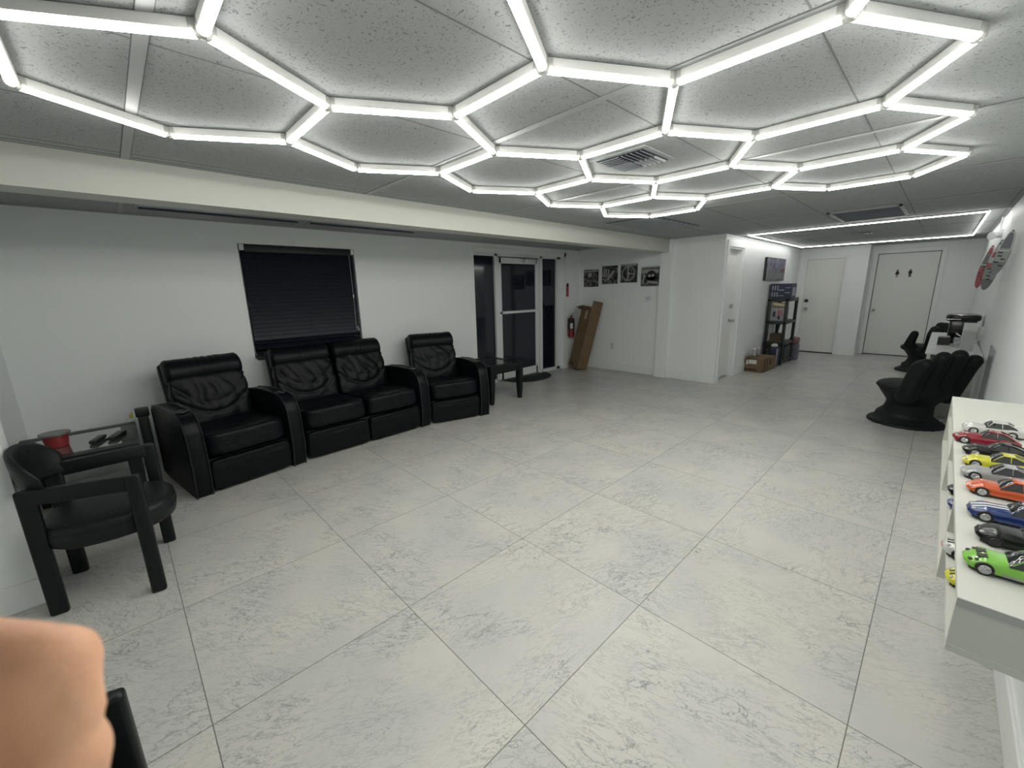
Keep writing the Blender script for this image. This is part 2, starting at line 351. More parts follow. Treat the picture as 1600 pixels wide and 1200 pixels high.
# ceiling T-bars
xs = [.197 + 1.35 * k for k in range(-1, 10)]; ys = [.372 + .6865 * k for k in range(-1, 5)]
bm = bmesh.new()
for i, x in enumerate(xs): 
    if x < XR: bb(bm, (x - .018, YR, CZ - .0035), (x + .018, 3.17, CZ))
struct('trim_1', bm, 'tbar', smooth=False)
bm = bmesh.new()
for y in ys: bb(bm, (XB, y - .0025, CZ - .0015), (XR, y + .0025, CZ))
for x in xs[:-1]:
    for d in (-.0195, .0195): bb(bm, (x + d - .0015, YR, CZ - .0015), (x + d + .0015, 3.17, CZ))
bb(bm, (XB, 3.165, CZ - .0015), (XA, 3.17, CZ)); bb(bm, (XB, 3.05, CZ - .0015), (XA, 3.053, CZ))
struct('trim_4', bm, 'seam', smooth=False)
bm = bmesh.new()
for x in (.2, 1.55, 2.9, 4.25, 5.6): bb(bm, (x - .012, 3.37, AZ - .004), (x + .012, YL, AZ))
bb(bm, (XE, 4.22, AZ - .002), (XA, 4.23, AZ)); bb(bm, (XE, 4.955, AZ - .012), (XA, YL, AZ)); struct('trim_2', bm, 'tbar', smooth=False)

# ------------------------------------------------------------------ hexagon LED lamp
def u(a): return Vector((math.cos(R(a)), -math.sin(R(a))))
hs = -.7016 * .695
ZB = 2.195
rt = 15.17702 % (2 * math.pi)
def hw(p):
    x, y = p.x * hs, p.y * hs
    return Vector((x * math.cos(rt) - y * math.sin(rt) + 1.0593 * .695, x * math.sin(rt) + y * math.cos(rt) + 2.5302 * .695, ZB))
D = Vector((0, 0)); G = D + u(0); C_ = D + u(240); E_ = D + u(120); A_ = C_ - u(0) + u(120); Hn = G + u(300); I_ = Hn + u(240)
P_ = Hn + u(0); K_ = G + u(60); L_ = K_ + u(120); N_ = K_ + u(0); Q_ = P_ + u(300); Rr = Q_ + u(240); Y_ = Q_ + u(0); W_ = N_ + u(300) + u(0)
X2 = W_ + u(300) + u(0); M1 = Rr + u(300) + u(0)
nodes = {}; edges = []
def key(p): return (round(p.x * 4), round(p.y * 4))
for p in (A_, C_, E_, G, I_, N_, L_, P_, Rr, W_, Y_, X2, M1):       # left-most corner of each hexagon
    for a in (60, 0, 300, 240, 180, 120):
        q = p + u(a); kp, kq = key(p), key(q); nodes.setdefault(kp, p); nodes.setdefault(kq, q)
        e = tuple(sorted((kp, kq)))
        if e not in edges: edges.append(e)
        p = q
def led_tube(parent, a, b, led='led', wd=.034, ht=.029, zt=CZ - .002, name='light_tube', inset=.018, dpt=.98):
    a = Vector(a); b = Vector(b); d = (b - a).normalized(); L = (b - a).length - 2 * inset
    bm = bmesh.new(); bb(bm, (-L / 2, -wd / 2, 0), (L / 2, wd / 2, ht), .003)
    o = obj(name, bm, 'tube_body', parent)
    c = (a + b) / 2; zb = zt - ht
    o.location = (c.x, c.y, zb); o.rotation_euler = (0, 0, math.atan2(d.y, d.x))
    bm = bmesh.new(); n = 8; r = wd / 2 * .84
    ring = [(r * math.cos(math.pi * k / n), -r * dpt * math.sin(math.pi * k / n)) for k in range(n + 1)]
    A = [bm.verts.new((-L / 2, y, z)) for y, z in ring]; B = [bm.verts.new((L / 2, y, z)) for y, z in ring]
    for k in range(n): bm.faces.new((A[k], A[k + 1], B[k + 1], B[k]))
    bm.faces.new(A); bm.faces.new(B)
    for f in bm.faces: f.normal_update()
    obj('diffuser', bm, led, o, angle=50)
    return o
lamp = thing('hexagon_light', 'large honeycomb of glowing white LED tubes mounted on the tiled ceiling', 'ceiling light', (1.76, 1.7, CZ))
for e in edges:
    a, b = hw(nodes[e[0]]) - lamp.location, hw(nodes[e[1]]) - lamp.location
    led_tube(lamp, a, b, zt=-.002)
for k, p in nodes.items():
    q = hw(p) - lamp.location; bm = bmesh.new()
    deg = [kk for e in edges if k in e for kk in e if kk != k]
    for kk in deg:
        d = (hw(nodes[kk]) - lamp.location - q); d.z = 0; d.normalize()
        c = d * .018; rot = Matrix.Rotation(math.atan2(d.y, d.x), 3, 'Z')
        bx(bm, (c.x * .8, c.y * .8, .014), (.030, .037, .030), .003, rot)
        cyl(bm, (c.x - d.x * .018, c.y - d.y * .018, .006), (c.x - d.x * .002, c.y - d.y * .002, .006), .0185)
    o = obj('joint', bm, 'clip', lamp); o.location = (q.x, q.y, -.032)
rl = thing('rectangular_light', 'thin glowing LED rectangle on the ceiling of the back hall', 'ceiling light', (8.6, 1.0, CZ))
RC = [Vector((x, y, 0)) for x, y in ((6.93, 2.15), (10.15, 2.15), (10.3, -.16), (6.95, -.19))]
for i in range(4):
    a, b = RC[i], RC[(i + 1) % 4]; n = 2 if i % 2 == 0 else 2
    for k in range(n):
        pa = a.lerp(b, k / n) - Vector((8.6, 1.0, 0)); pb = a.lerp(b, (k + 1) / n) - Vector((8.6, 1.0, 0))
        led_tube(rl, pa, pb, 'led2', wd=.020, ht=.018, zt=-.002, inset=.004)
# troffers, unlit, in the recess ceiling
for x in (.30, 1.60):
    t = thing('ceiling_troffer', 'unlit fluorescent fitting in the recess ceiling behind the beam, ' + ('further from the entrance' if x < 1 else 'nearer the entrance'), 'ceiling light', (x - .03, 4.17, AZ), 0, 'unlit fittings above the recliners')
    bm = bmesh.new(); bb(bm, (0, -.2, -.008), (1.24, -.17, 0)); bb(bm, (0, .38, -.008), (1.24, .41, 0)); bb(bm, (0, -.2, -.008), (.03, .41, 0)); bb(bm, (1.21, -.2, -.008), (1.24, .41, 0)); obj('frame', bm, 'tbar', t, smooth=False)
    bm = bmesh.new(); bb(bm, (.03, -.17, -.004), (1.21, .38, -.002)); obj('reflector', bm, 'troffer', t, smooth=False)
    bm = bmesh.new(); bb(bm, (.03, .38, -.02), (1.21, .395, -.0)); obj('lens_edge', bm, 'ventdark', t, smooth=False)
# ------------------------------------------------------------------ vents
def vent4(name, label, c, s, m='ventdark', rz=0):
    t = thing(name, label, 'vent', (c[0], c[1], CZ), rz)
    bm = bmesh.new(); bb(bm, (-s / 2 - .03, -s / 2 - .03, -.006), (s / 2 + .03, s / 2 + .03, 0), .002); obj('frame', bm, 'ceil', t, smooth=False)
    bm = bmesh.new(); bb(bm, (-s / 2, -s / 2, -.008), (s / 2, s / 2, -.005)); obj('backing', bm, m, t, smooth=False)
    bm = bmesh.new(); h = s / 2
    for k in range(5):
        q = -h + s * (k + .5) / 10
        # left half louvres run in x, right half in y, L-shaped
        bx(bm, (-h / 2, q + h * .0, -.012), (h * .9, .012, .003), rot=Matrix.Rotation(R(35), 3, 'X'))
        bx(bm, (q + h, h / 2, -.012), (.012, h * .9, .003), rot=Matrix.Rotation(R(35), 3, 'Y'))
        bx(bm, (h / 2, q, -.012), (h * .9, .003, .014), rot=Matrix.Rotation(R(25), 3, 'X'))
        bx(bm, (q, h / 2, -.012), (.012, h * .9, .003), rot=Matrix.Rotation(R(-35), 3, 'Y'))
    obj('louvres', bm, 'ventmetal', t, smooth=False)
vent4('ceiling_vent', 'small square supply vent with angled louvres above the middle of the honeycomb light', (2.36, 1.40), .30)
vent4('ceiling_vent', 'small dark ceiling vent inside the rectangular hall light', (8.35, 1.02), .24)
t = thing('return_air_grille', 'long blue grey return air grille in the ceiling before the hall light', 'vent', (6.2, .72, CZ))
bm = bmesh.new()
for lo, hi in (((-.52, -.30), (.52, -.27)), ((-.52, .27), (.52, .30)), ((-.52, -.30), (-.44, .30)), ((.44, -.30), (.52, .30))): bb(bm, (*lo, -.012), (*hi, 0), .002)
obj('frame', bm, 'tbar', t, smooth=False)
bm = bmesh.new(); bb(bm, (-.44, -.27, -.006), (.44, .27, -.003)); obj('filter', bm, 'ventblue', t, smooth=False)
t = thing('egg_crate_grille', 'striped grey ceiling grille over the middle wall, beyond the honeycomb light', 'vent', (4.85, 2.55, CZ))
bm = bmesh.new(); bb(bm, (-.58, -.3, -.006), (.58, .3, -.001)); obj('backing', bm, 'ventblue', t, smooth=False)
bm = bmesh.new()
for k in range(9): bx(bm, (-.5 + k * .125, 0, -.011), (.035, .58, .004), rot=Matrix.Rotation(R(20), 3, 'Y'))
obj('slat', bm, 'ventmetal', t, smooth=False)

# ------------------------------------------------------------------ window with blind
bm = bmesh.new()
for lo, hi in (((WX0, YL + .13, WZ0), (WX0 + .04, YL + .18, WZ1)), ((WX1 - .04, YL + .13, WZ0), (WX1, YL + .18, WZ1)), ((WX0, YL + .13, WZ0), (WX1, YL + .18, WZ0 + .04)), ((WX0, YL + .13, WZ1 - .04), (WX1, YL + .18, WZ1)), ((WX0, YL + .13, 1.4), (WX1, YL + .18, 1.44))): bb(bm, lo, hi)
win = struct('window_1', bm, 'alu', smooth=False)
struct('pane', mk(bb, (WX0 + .04, YL + .15, WZ0 + .04), (WX1 - .04, YL + .156, WZ1 - .04)), 'tint', win, smooth=False)
struct('window_sill', mk(bb, (WX0, YL + .002, WZ0 - .015), (WX1, YL + .14, WZ0 + .005), .003), 'base', win, smooth=False)
t = thing('window_blind', 'closed black horizontal blind hanging in the window behind the theatre seats', 'blind', (1.61, YL - .0, WZ1))
w2 = .575
bm = bmesh.new(); bb(bm, (-w2 + .035, -.012, -.075), (w2 - .03, .045, -.006), .004); obj('head_rail', bm, 'blind_rail', t)
bm = bmesh.new(); bb(bm, (-w2 - .006, -.018, -.062), (-w2 + .034, .05, -.004), .003); bb(bm, (w2 - .03, -.018, -.062), (w2 + .004, .05, -.004), .003); obj('end_bracket', bm, 'alu', t)
bm = bmesh.new()
zz = -.095; k = 0
while zz > -1.08:
    lo_ = zz < -.98
    bx(bm, (0, .010, zz), (2 * w2 - .01, .004, .056), .0012, Matrix.Rotation(R(-38 if lo_ else -17), 3, 'X')); zz -= .054 if lo_ else .0425; k += 1
bx(bm, (0, .004, -1.115), (2 * w2 - .01, .01, .055), .003, Matrix.Rotation(R(-35), 3, 'X'))
obj('slats', bm, 'blind', t, smooth=False)
bm = bmesh.new(); bb(bm, (-w2, -.016, -1.175), (w2, .03, -1.145), .004); obj('bottom_rail', bm, 'blind_rail', t)
bm = bmesh.new()
for x in (-.42, 0, .42): tube(bm, [(x, -.02, -.08), (x, -.021, -1.15)], .0012, 5)
obj('ladder_cord', bm, 'blackplastic', t)
bm = bmesh.new(); tube(bm, [(.515, -.025, -.07), (.52, -.027, -.6), (.515, -.027, -.95)], .0015, 5); cyl(bm, (.52, -.027, -.52), (.52, -.027, -.56), .006); cyl(bm, (.53, -.027, -.9), (.545, -.027, -.95), .006); obj('pull_cord', bm, 'alu', t)

# ------------------------------------------------------------------ entrance: door_1 with sidelights
FY = YL + .10
dr = bpy.data.objects.new('door_1', None); col.objects.link(dr); dr['kind'] = 'structure'; dr.location = (5.0, FY, 0)
def L_(p): return (p[0] - 5.0, p[1] - FY, p[2])
def dbb(bm, lo, hi, bev=0): bb(bm, L_(lo), L_(hi), bev)
bm = bmesh.new()
for x0, x1 in ((DX0, DX0 + .035), (4.50, 4.555), (5.555, 5.63), (DX1 - .10, DX1)): dbb(bm, (x0, FY - .03, 0), (x1, FY + .06, DZ1), .003)
dbb(bm, (DX0, FY - .03, DZ1 - .04), (DX1, FY + .06, DZ1)); dbb(bm, (DX0, FY - .03, 0), (4.53, FY + .06, .05)); dbb(bm, (5.6, FY - .03, 0), (DX1, FY + .06, .05))
struct('door_frame', bm, 'alu', dr, smooth=False)
bm = bmesh.new()
for lo, hi in (((4.565, FY - .02, .02), (4.645, FY + .025, 2.02)), ((5.46, FY - .02, .02), (5.545, FY + .025, 2.02)), ((4.6, FY - .02, .02), (5.5, FY + .025, .15)), ((4.6, FY - .02, 1.93), (5.5, FY + .025, 2.02)), ((4.6, FY - .02, 1.12), (5.5, FY + .025, 1.165))): dbb(bm, lo, hi, .003)
leaf = struct('door_leaf', bm, 'alu', dr, smooth=False)
bm = bmesh.new(); dbb(bm, (4.64, FY, .14), (5.47, FY + .006, 1.13)); dbb(bm, (4.64, FY, 1.16), (5.47, FY + .006, 1.94)); struct('pane', bm, 'tint', leaf, smooth=False)
bm = bmesh.new(); dbb(bm, (4.635, FY - .055, 1.125), (5.48, FY - .025, 1.16), .006); dbb(bm, (4.65, FY - .05, 1.13), (4.67, FY, 1.155)); dbb(bm, (5.45, FY - .05, 1.13), (5.47, FY, 1.155)); struct('push_bar', bm, 'alu', leaf)
bm = bmesh.new(); dbb(bm, (5.14, FY - .075, 1.945), (5.42, FY - .02, 1.995), .006); tube(bm, [L_((5.2, FY - .06, 2.0)), L_((5.05, FY - .2, 2.03)), L_((5.35, FY - .03, 2.045))], .009); struct('door_closer', bm, 'alu', leaf)
bm = bmesh.new(); dbb(bm, (DX0 + .03, FY + .01, .05), (4.51, FY + .016, DZ1 - .04)); dbb(bm, (5.62, FY + .01, .05), (DX1 - .095, FY + .016, DZ1 - .04)); struct('sidelight_pane', bm, 'tint', dr, smooth=False)
bm = bmesh.new(); bb(bm, (DX1 + .005, YL - .014, 0), (DX1 + .075, YL + .005, DZ1 + .07), .003); bb(bm, (DX0 - .02, YL - .014, DZ1 + .003), (DX1 + .07, YL + .005, DZ1 + .07), .003); struct('trim_3', bm, 'base', smooth=False)

# ------------------------------------------------------------------ inner doors
def knob(bm, c, ax, r=.026):
    c = Vector(c); ax = Vector(ax); cyl(bm, c, c + ax * .012, r * 1.15); cyl(bm, c + ax * .01, c + ax * .045, r * .45); sph(bm, c + ax * .06, r, (1, 1, 1))
# door_2: side hall door, opening in y = YS wall, leaf set back
bm = bmesh.new(); bb(bm, (SD0 + .035, YS + .095, .012), (SD1 - .03, YS + .132, SDZ - .03), .002); d2 = struct('door_2', bm, 'doorp', smooth=False)
bm = bmesh.new()
for lo, hi in (((SD0 - .08, YS - .016, 0), (SD0 + .005, YS + .004, SDZ + .08)), ((SD1 - .005, YS - .016, 0), (SD1 + .08, YS + .004, SDZ + .08)), ((SD0 + .005, YS - .016, SDZ - .005), (SD1 - .005, YS + .004, SDZ + .08)), ((SD0, YS + .004, 0), (SD0 + .035, YS + .14, SDZ)), ((SD1 - .03, YS + .004, 0), (SD1, YS + .14, SDZ)), ((SD0 + .035, YS + .004, SDZ - .03), (SD1 - .03, YS + .14, SDZ))): bb(bm, lo, hi, .002)
struct('door_casing', bm, 'base', d2, smooth=False)
bm = bmesh.new(); knob(bm, (SD1 - .11, YS + .095, .94), (0, -1, 0)); cyl(bm, (SD1 - .11, YS + .095, 1.17), (SD1 - .11, YS + .06, 1.17), .034); struct('door_knob', bm, 'chrome', d2)
# door_3: far plain door
bm = bmesh.new(); bb(bm, (XF + .05, FD0 + .01, .022), (XF + .09, FD1 - .03, FDZ - .02), .002); d3 = struct('door_3', bm, 'doorp', smooth=False)
bm = bmesh.new()
for lo, hi in (((XF - .004, FD1 - .035, 0), (XF + .14, FD1 + .03, FDZ + .03)), ((XF - .004, FD0 - .03, 0), (XF + .14, FD0 + .012, FDZ + .03)), ((XF - .004, FD0 + .012, FDZ - .02), (XF + .14, FD1 - .035, FDZ + .03))): bb(bm, lo, hi, .002)
struct('door_casing', bm, 'base', d3, smooth=False)
bm = bmesh.new(); knob(bm, (XF + .05, FD1 - .10, .965), (-1, 0, 0)); struct('door_knob', bm, 'chrome', d3)
bm = bmesh.new(); cyl(bm, (XF + .05, FD1 - .10, 1.135), (XF + .02, FD1 - .10, 1.135), .034); struct('deadbolt', bm, 'blackplastic', d3)
bm = bmesh.new(); bb(bm, (XF + .045, FD0, 0), (XF + .1, FD1, .021)); struct('door_gap', bm, 'darkprint', d3, smooth=False)
# door_4: toilet door
bm = bmesh.new(); bb(bm, (XR + .03, RD0 + .02, .015), (XR + .07, RD1 - .02, RDZ - .02), .002); d4 = struct('door_4', bm, 'doorp', smooth=False)
bm = bmesh.new()
for lo, hi in (((XR - .016, RD1 - .01, 0), (XR + .1, RD1 + .06, RDZ + .07)), ((XR - .016, RD0 - .06, 0), (XR + .1, RD0 + .01, RDZ + .07)), ((XR - .016, RD0 + .01, RDZ - .01), (XR + .1, RD1 - .01, RDZ + .07))): bb(bm, lo, hi, .003)
struct('door_casing', bm, 'base', d4, smooth=False)
bm = bmesh.new(); knob(bm, (XR + .03, RD1 - .075, .93), (-1, 0, 0)); struct('door_knob', bm, 'chrome', d4)
bm = bmesh.new(); bb(bm, (XR + .02, RD0, 0), (XR + .05, RD1, .014)); struct('door_gap', bm, 'darkprint', d4, smooth=False)
def picto(y, woman):
    bm = bmesh.new(); X0, X1 = XR + .024, XR + .031; z = 1.665
    def pr(pts): prism(bm, [(y + a, z + b) for a, b in pts], 0, X0, X1)
    cyl(bm, (X0, y, z + .062), (X1, y, z + .062), .013, seg=14)
    if woman: pr([(-.014, .045), (.014, .045), (.034, -.02), (-.034, -.02)]); pr([(-.012, -.02), (-.003, -.02), (-.003, -.07), (-.012, -.07)]); pr([(.003, -.02), (.012, -.02), (.012, -.07), (.003, -.07)])
    else: pr([(-.024, .045), (.024, .045), (.026, -.012), (-.026, -.012)]); pr([(-.016, -.012), (-.002, -.012), (-.002, -.075), (-.016, -.075)]); pr([(.002, -.012), (.016, -.012), (.016, -.075), (.002, -.075)])
    return bm
tag(obj('restroom_symbol', picto(.755, True), 'darkprint', smooth=False), 'black woman figure sign on the toilet door, left of the two', 'sign', 'toilet door figures')
tag(obj('restroom_symbol', picto(.565, False), 'darkprint', smooth=False), 'black man figure sign on the toilet door, right of the two', 'sign', 'toilet door figures')

# ------------------------------------------------------------------ theatre seating
def recliner(name, label, cat, n, left, right, loc, rz):
    """local: front at y=0 facing -y, back towards +y, x to the right"""
    t = thing(name, label, cat, loc, rz); aw, sw, dp = .115, .615, 1.0
    W = n * sw + aw * (left + right); x0 = -W / 2 + (aw if left else 0)
    rnd = random.Random(n * 7 + int(left) + 3)
    bm = bmesh.new(); bb(bm, (-W / 2 + .015, .06, .03), (W / 2 - .015, dp - .12, .27), .02); obj('base', bm, 'leather2', t)
    prof = [(.015, 0), (-.012, .2), (-.004, .40), (.012, .515), (.045, .585), (.10, .63), (.17, .648), (.30, .655), (.55, .65), (.80, .625), (.84, .58), (.84, .02), (.6, 0)]
    for has, xa in ((left, -W / 2), (right, W / 2 - aw)):
        if not has: continue
        bm = bmesh.new(); prism(bm, prof, 0, xa, xa + aw, .016); a = obj('armrest', bm, 'leather', t, angle=60)
        bm = bmesh.new()
        for xx in (xa + .006, xa + aw - .006): tube(bm, [(xx, y - .004 if y < .1 else y, z + (.0 if y < .05 else .001)) for y, z in prof[:10]], .0042, 6)
        obj('piping', bm, 'piping', a)
        bm = bmesh.new(); c = Vector((xa + aw / 2, .20, .653)); pts = [c + Vector((.040 * math.cos(k * math.pi / 12), .040 * math.sin(k * math.pi / 12), 0)) for k in range(24)]
        tube(bm, pts, .005, 8, True); obj('cup_holder_ring', bm, 'rimdark', a)
        bm = bmesh.new(); cyl(bm, c - Vector((0, 0, .004)), c + Vector((0, 0, .001)), .037, seg=24); obj('cup_holder', bm, 'blackplastic', a)
    for i in range(n):
        xc = x0 + sw * (i + .5); sd = rnd.random() * 50
        def wr(f1, amp, d=(1, 1, 1)):
            return lambda q: amp * (noise.noise(Vector((q.x * f1 * d[0] + sd, q.y * f1 * d[1], q.z * f1 * d[2] + sd))) + .5 * noise.noise(Vector((q.x * f1 * 2.3, q.y * f1 * 2.3 + sd, q.z * f1 * 2.3))))
        # seat cushion
        def fs(q):
            front = max(0, -q.y); v = .010 * noise.noise(Vector((q.x * 3 + sd, q.y * 2, 0)))
            v += .009 * abs(noise.noise(Vector((q.x * 9 + q.z * 2 + sd, q.y * 1.2, q.z * .8)))) * (front ** 3) + .006 * math.sin(q.x * 3.1) * 0
            if q.z > 0: v -= .018 * (1 - q.x * q.x) * (1 - q.y * q.y)
            return v
        bm = bmesh.new(); cushion(bm, (xc, .37, .357), (sw - .008, .74, .205), 7, 26, Matrix.Rotation(R(-4), 3, 'X'), fs); obj('seat_cushion', bm, 'leather', t, angle=0)
        # leg rest panel
        bm = bmesh.new(); cushion(bm, (xc, .070, .142), (sw - .012, .14, .245), 10, 20, None, lambda q: .006 * noise.noise(Vector((q.x * 5 + sd, q.y, q.z * 2))) - (.004 if q.z > .6 else 0)); obj('leg_rest', bm, 'leather2', t, angle=0)
        # back shell, lumbar cushion, head roll
        rb = Matrix.Rotation(R(-15), 3, 'X')
        bm = bmesh.new(); bx(bm, (xc, .845, .58), (sw - .012, .10, .74), .03, rb, 4); obj('backrest', bm, 'leather2', t, angle=60)
        def fb(q):
            if q.y > .2: return 0
            x, z = q.x, q.z
            v = -.013 * abs(math.sin((x * 2.1 + z * z * .8 + .35 * noise.noise(Vector((x * 2, z * 2, sd)))) * 3.3)) ** 6 * max(0, 1 - abs(z - .2))
            v += -.012 * max(0, 1 - abs((z + .55 - x * x * .75) * 9)) - .008 * max(0, 1 - abs((z + .15 - x * x * .9) * 10)) * (.3 + abs(x))
            v += .008 * noise.noise(Vector((x * 3.5 + sd, z * 2.5, 1))) + .014 * (1 - x * x) * (1 - z * z)
            return v
        bm = bmesh.new(); cushion(bm, (xc + .002, .745, .60), (sw - .022, .15, .46), 9, 34, rb, fb); obj('back_cushion', bm, 'leather', t, angle=0)
        def fh(q):
            return .004 * math.sin(q.x * 40 + 3 * noise.noise(Vector((q.x * 3, q.z * 3, sd)))) * max(0, 1 - abs(q.x) * 1.6) * max(0, -q.y) + .006 * noise.noise(Vector((q.x * 3, q.z * 3, sd)))
        bm = bmesh.new()
        tt = bmesh.new(); bmesh.ops.create_cone(tt, cap_ends=True, segments=36, radius1=.116, radius2=.116, depth=sw - .03)
        bmesh.ops.subdivide_edges(tt, edges=[e for e in tt.edges if abs(e.verts[0].co.z - e.verts[1].co.z) > .1], cuts=40)
        L = (sw - .03) / 2
        for v in tt.verts:
            f = 1 - max(0, abs(v.co.z) / L - .93) * 4; r_ = f * (1 + .03 * math.sin(v.co.z * 120) * max(0, 1 - abs(v.co.z / L) * 2) + .04 * noise.noise(Vector((v.co.z * 12, sd, v.co.x * 9))))
            v.co.x *= r_ * 1.0; v.co.y *= r_
        bmesh.ops.transform(tt, matrix=Matrix.Translation((xc, .850, .862)) @ Matrix.Rotation(R(90), 4, 'Y'), verts=tt.verts); join(bm, tt)
        obj('head_roll', bm, 'leather', t, angle=50)
    return t
UA, UB, UC = (.435 * H, 2.535 * H - .0), (1.182 * H, 2.598 * H), (1.878 * H, 2.545 * H)
recliner('theater_recliner', 'single black leather theatre recliner with two cup holder arms beside the low corner table', 'recliner', 1, True, True, (UA[0], UA[1] - .015, 0), R(9.0))
recliner('theater_loveseat', 'double black leather theatre seat under the blind, with one arm at its right', 'sofa', 2, False, True, (UB[0], UB[1], 0), R(2.2))
recliner('theater_recliner', 'single black leather theatre recliner at the entrance end of the seating row', 'recliner', 1, False, True, (UC[0], UC[1], 0), R(-14.5))

# ------------------------------------------------------------------ low glass tables
def table(loc, label, tint='blackglass'):
    t = thing('end_table', label, 'table', loc); a, b, h = .31, .36, .525
    bm = bmesh.new()
    for lo, hi in (((-a, -b), (a, -b + .09)), ((-a, b - .09), (a, b)), ((-a, -b + .09), (-a + .09, b - .09)), ((a - .09, -b + .09), (a, b - .09))): bb(bm, (*lo, h - .035), (*hi, h), .003)
    obj('table_top', bm, 'blackwood', t)
    bm = bmesh.new(); bb(bm, (-a + .088, -b + .088, h - .012), (a - .088, b - .088, h - .003)); obj('glass_inset', bm, tint, t, smooth=False)
    bm = bmesh.new(); bb(bm, (-a + .02, -b + .02, h - .115), (a - .02, -b + .045, h - .03)); bb(bm, (-a + .02, b - .045, h - .115), (a - .02, b - .02, h - .03)); bb(bm, (-a + .02, -b + .02, h - .115), (-a + .045, b - .02, h - .03)); bb(bm, (a - .045, -b + .02, h - .115), (a - .02, b - .02, h - .03)); obj('apron', bm, 'blackwood', t)
    for sx in (-1, 1):
        for sy in (-1, 1):
            bm = bmesh.new(); cx, cy = sx * (a - .045), sy * (b - .045)
            tt = bmesh.new(); 
            rings = []
            for z, hw_, ox in ((h - .03, .038, 0), (.30, .036, 0), (.12, .030, .003), (0, .022, .006)):
                rings.append([tt.verts.new((cx + sx * ox * 0 + p * hw_, cy + q * hw_, z)) for p, q in ((-1, -1), (1, -1), (1, 1), (-1, 1))])
            for i in range(3):
                for k in range(4): tt.faces.new((rings[i][k], rings[i][(k + 1) % 4], rings[i + 1][(k + 1) % 4], rings[i + 1][k]))
            tt.faces.new(rings[0]); tt.faces.new(rings[-1]); join(bm, tt)
            obj('leg', bm, 'blackwood', t, smooth=False)
    return t
M['glasslight'] = mat('grey_mirror_glass', (.10, .11, .105), .07, spec=.9, coat=1)
table((-.315, 4.11, 0), 'low black table with glass inset in the left corner, holding remote controls', 'glasslight')
table((3.755, 4.36, 0), 'low black glass topped table beside the entrance door')
# remotes, red tin
def remote(loc, rz, L, wd, label):
    t = thing('remote_control', label, 'remote control', loc, rz, 'remotes on the corner table')
    bm = bmesh.new(); cushion(bm, (0, 0, .012), (L, wd, .024), 6, 6); obj('casing', bm, 'blackplastic', t, angle=0)
    bm = bmesh.new()
    for i in range(7):
        for j in range(3): bx(bm, (-L * .36 + i * L * .115, (j - 1) * wd * .27, .025), (L * .06, wd * .16, .004), .001)
    obj('buttons', bm, 'paint_grey', t)
remote((-.115, 4.05, .525), R(70), .20, .052, 'black remote control on the corner table, nearer the recliner')
remote((-.215, 4.03, .525), R(70), .17, .045, 'black remote control on the corner table, left of the other')
t = thing('lidded_tin', 'red container with a grey lid on the corner table', 'container', (-.415, 4.10, .525))
bm = bmesh.new(); cyl(bm, (0, 0, 0), (0, 0, .085), .055, .066, 28); obj('body', bm, 'redcup', t); bm = bmesh.new(); cyl(bm, (0, 0, .085), (0, 0, .096), .078, seg=28); obj('lid', bm, 'lidgrey', t)
t = thing('power_adapter', 'small black charger box with a yellow tag behind the corner table', 'charger', (.05, 4.60, 0))
bm = bmesh.new(); bb(bm, (-.035, -.03, 0), (.035, .03, .53), .006); bb(bm, (-.045, -.04, .53), (.045, .04, .60), .008); obj('housing', bm, 'blackplastic', t)
bm = bmesh.new(); bb(bm, (-.068, -.03, .535), (-.061, .02, .575), .001); bb(bm, (-.083, -.02, .53), (-.068, -.0, .56), .001); obj('tag', bm, 'yellow', t)

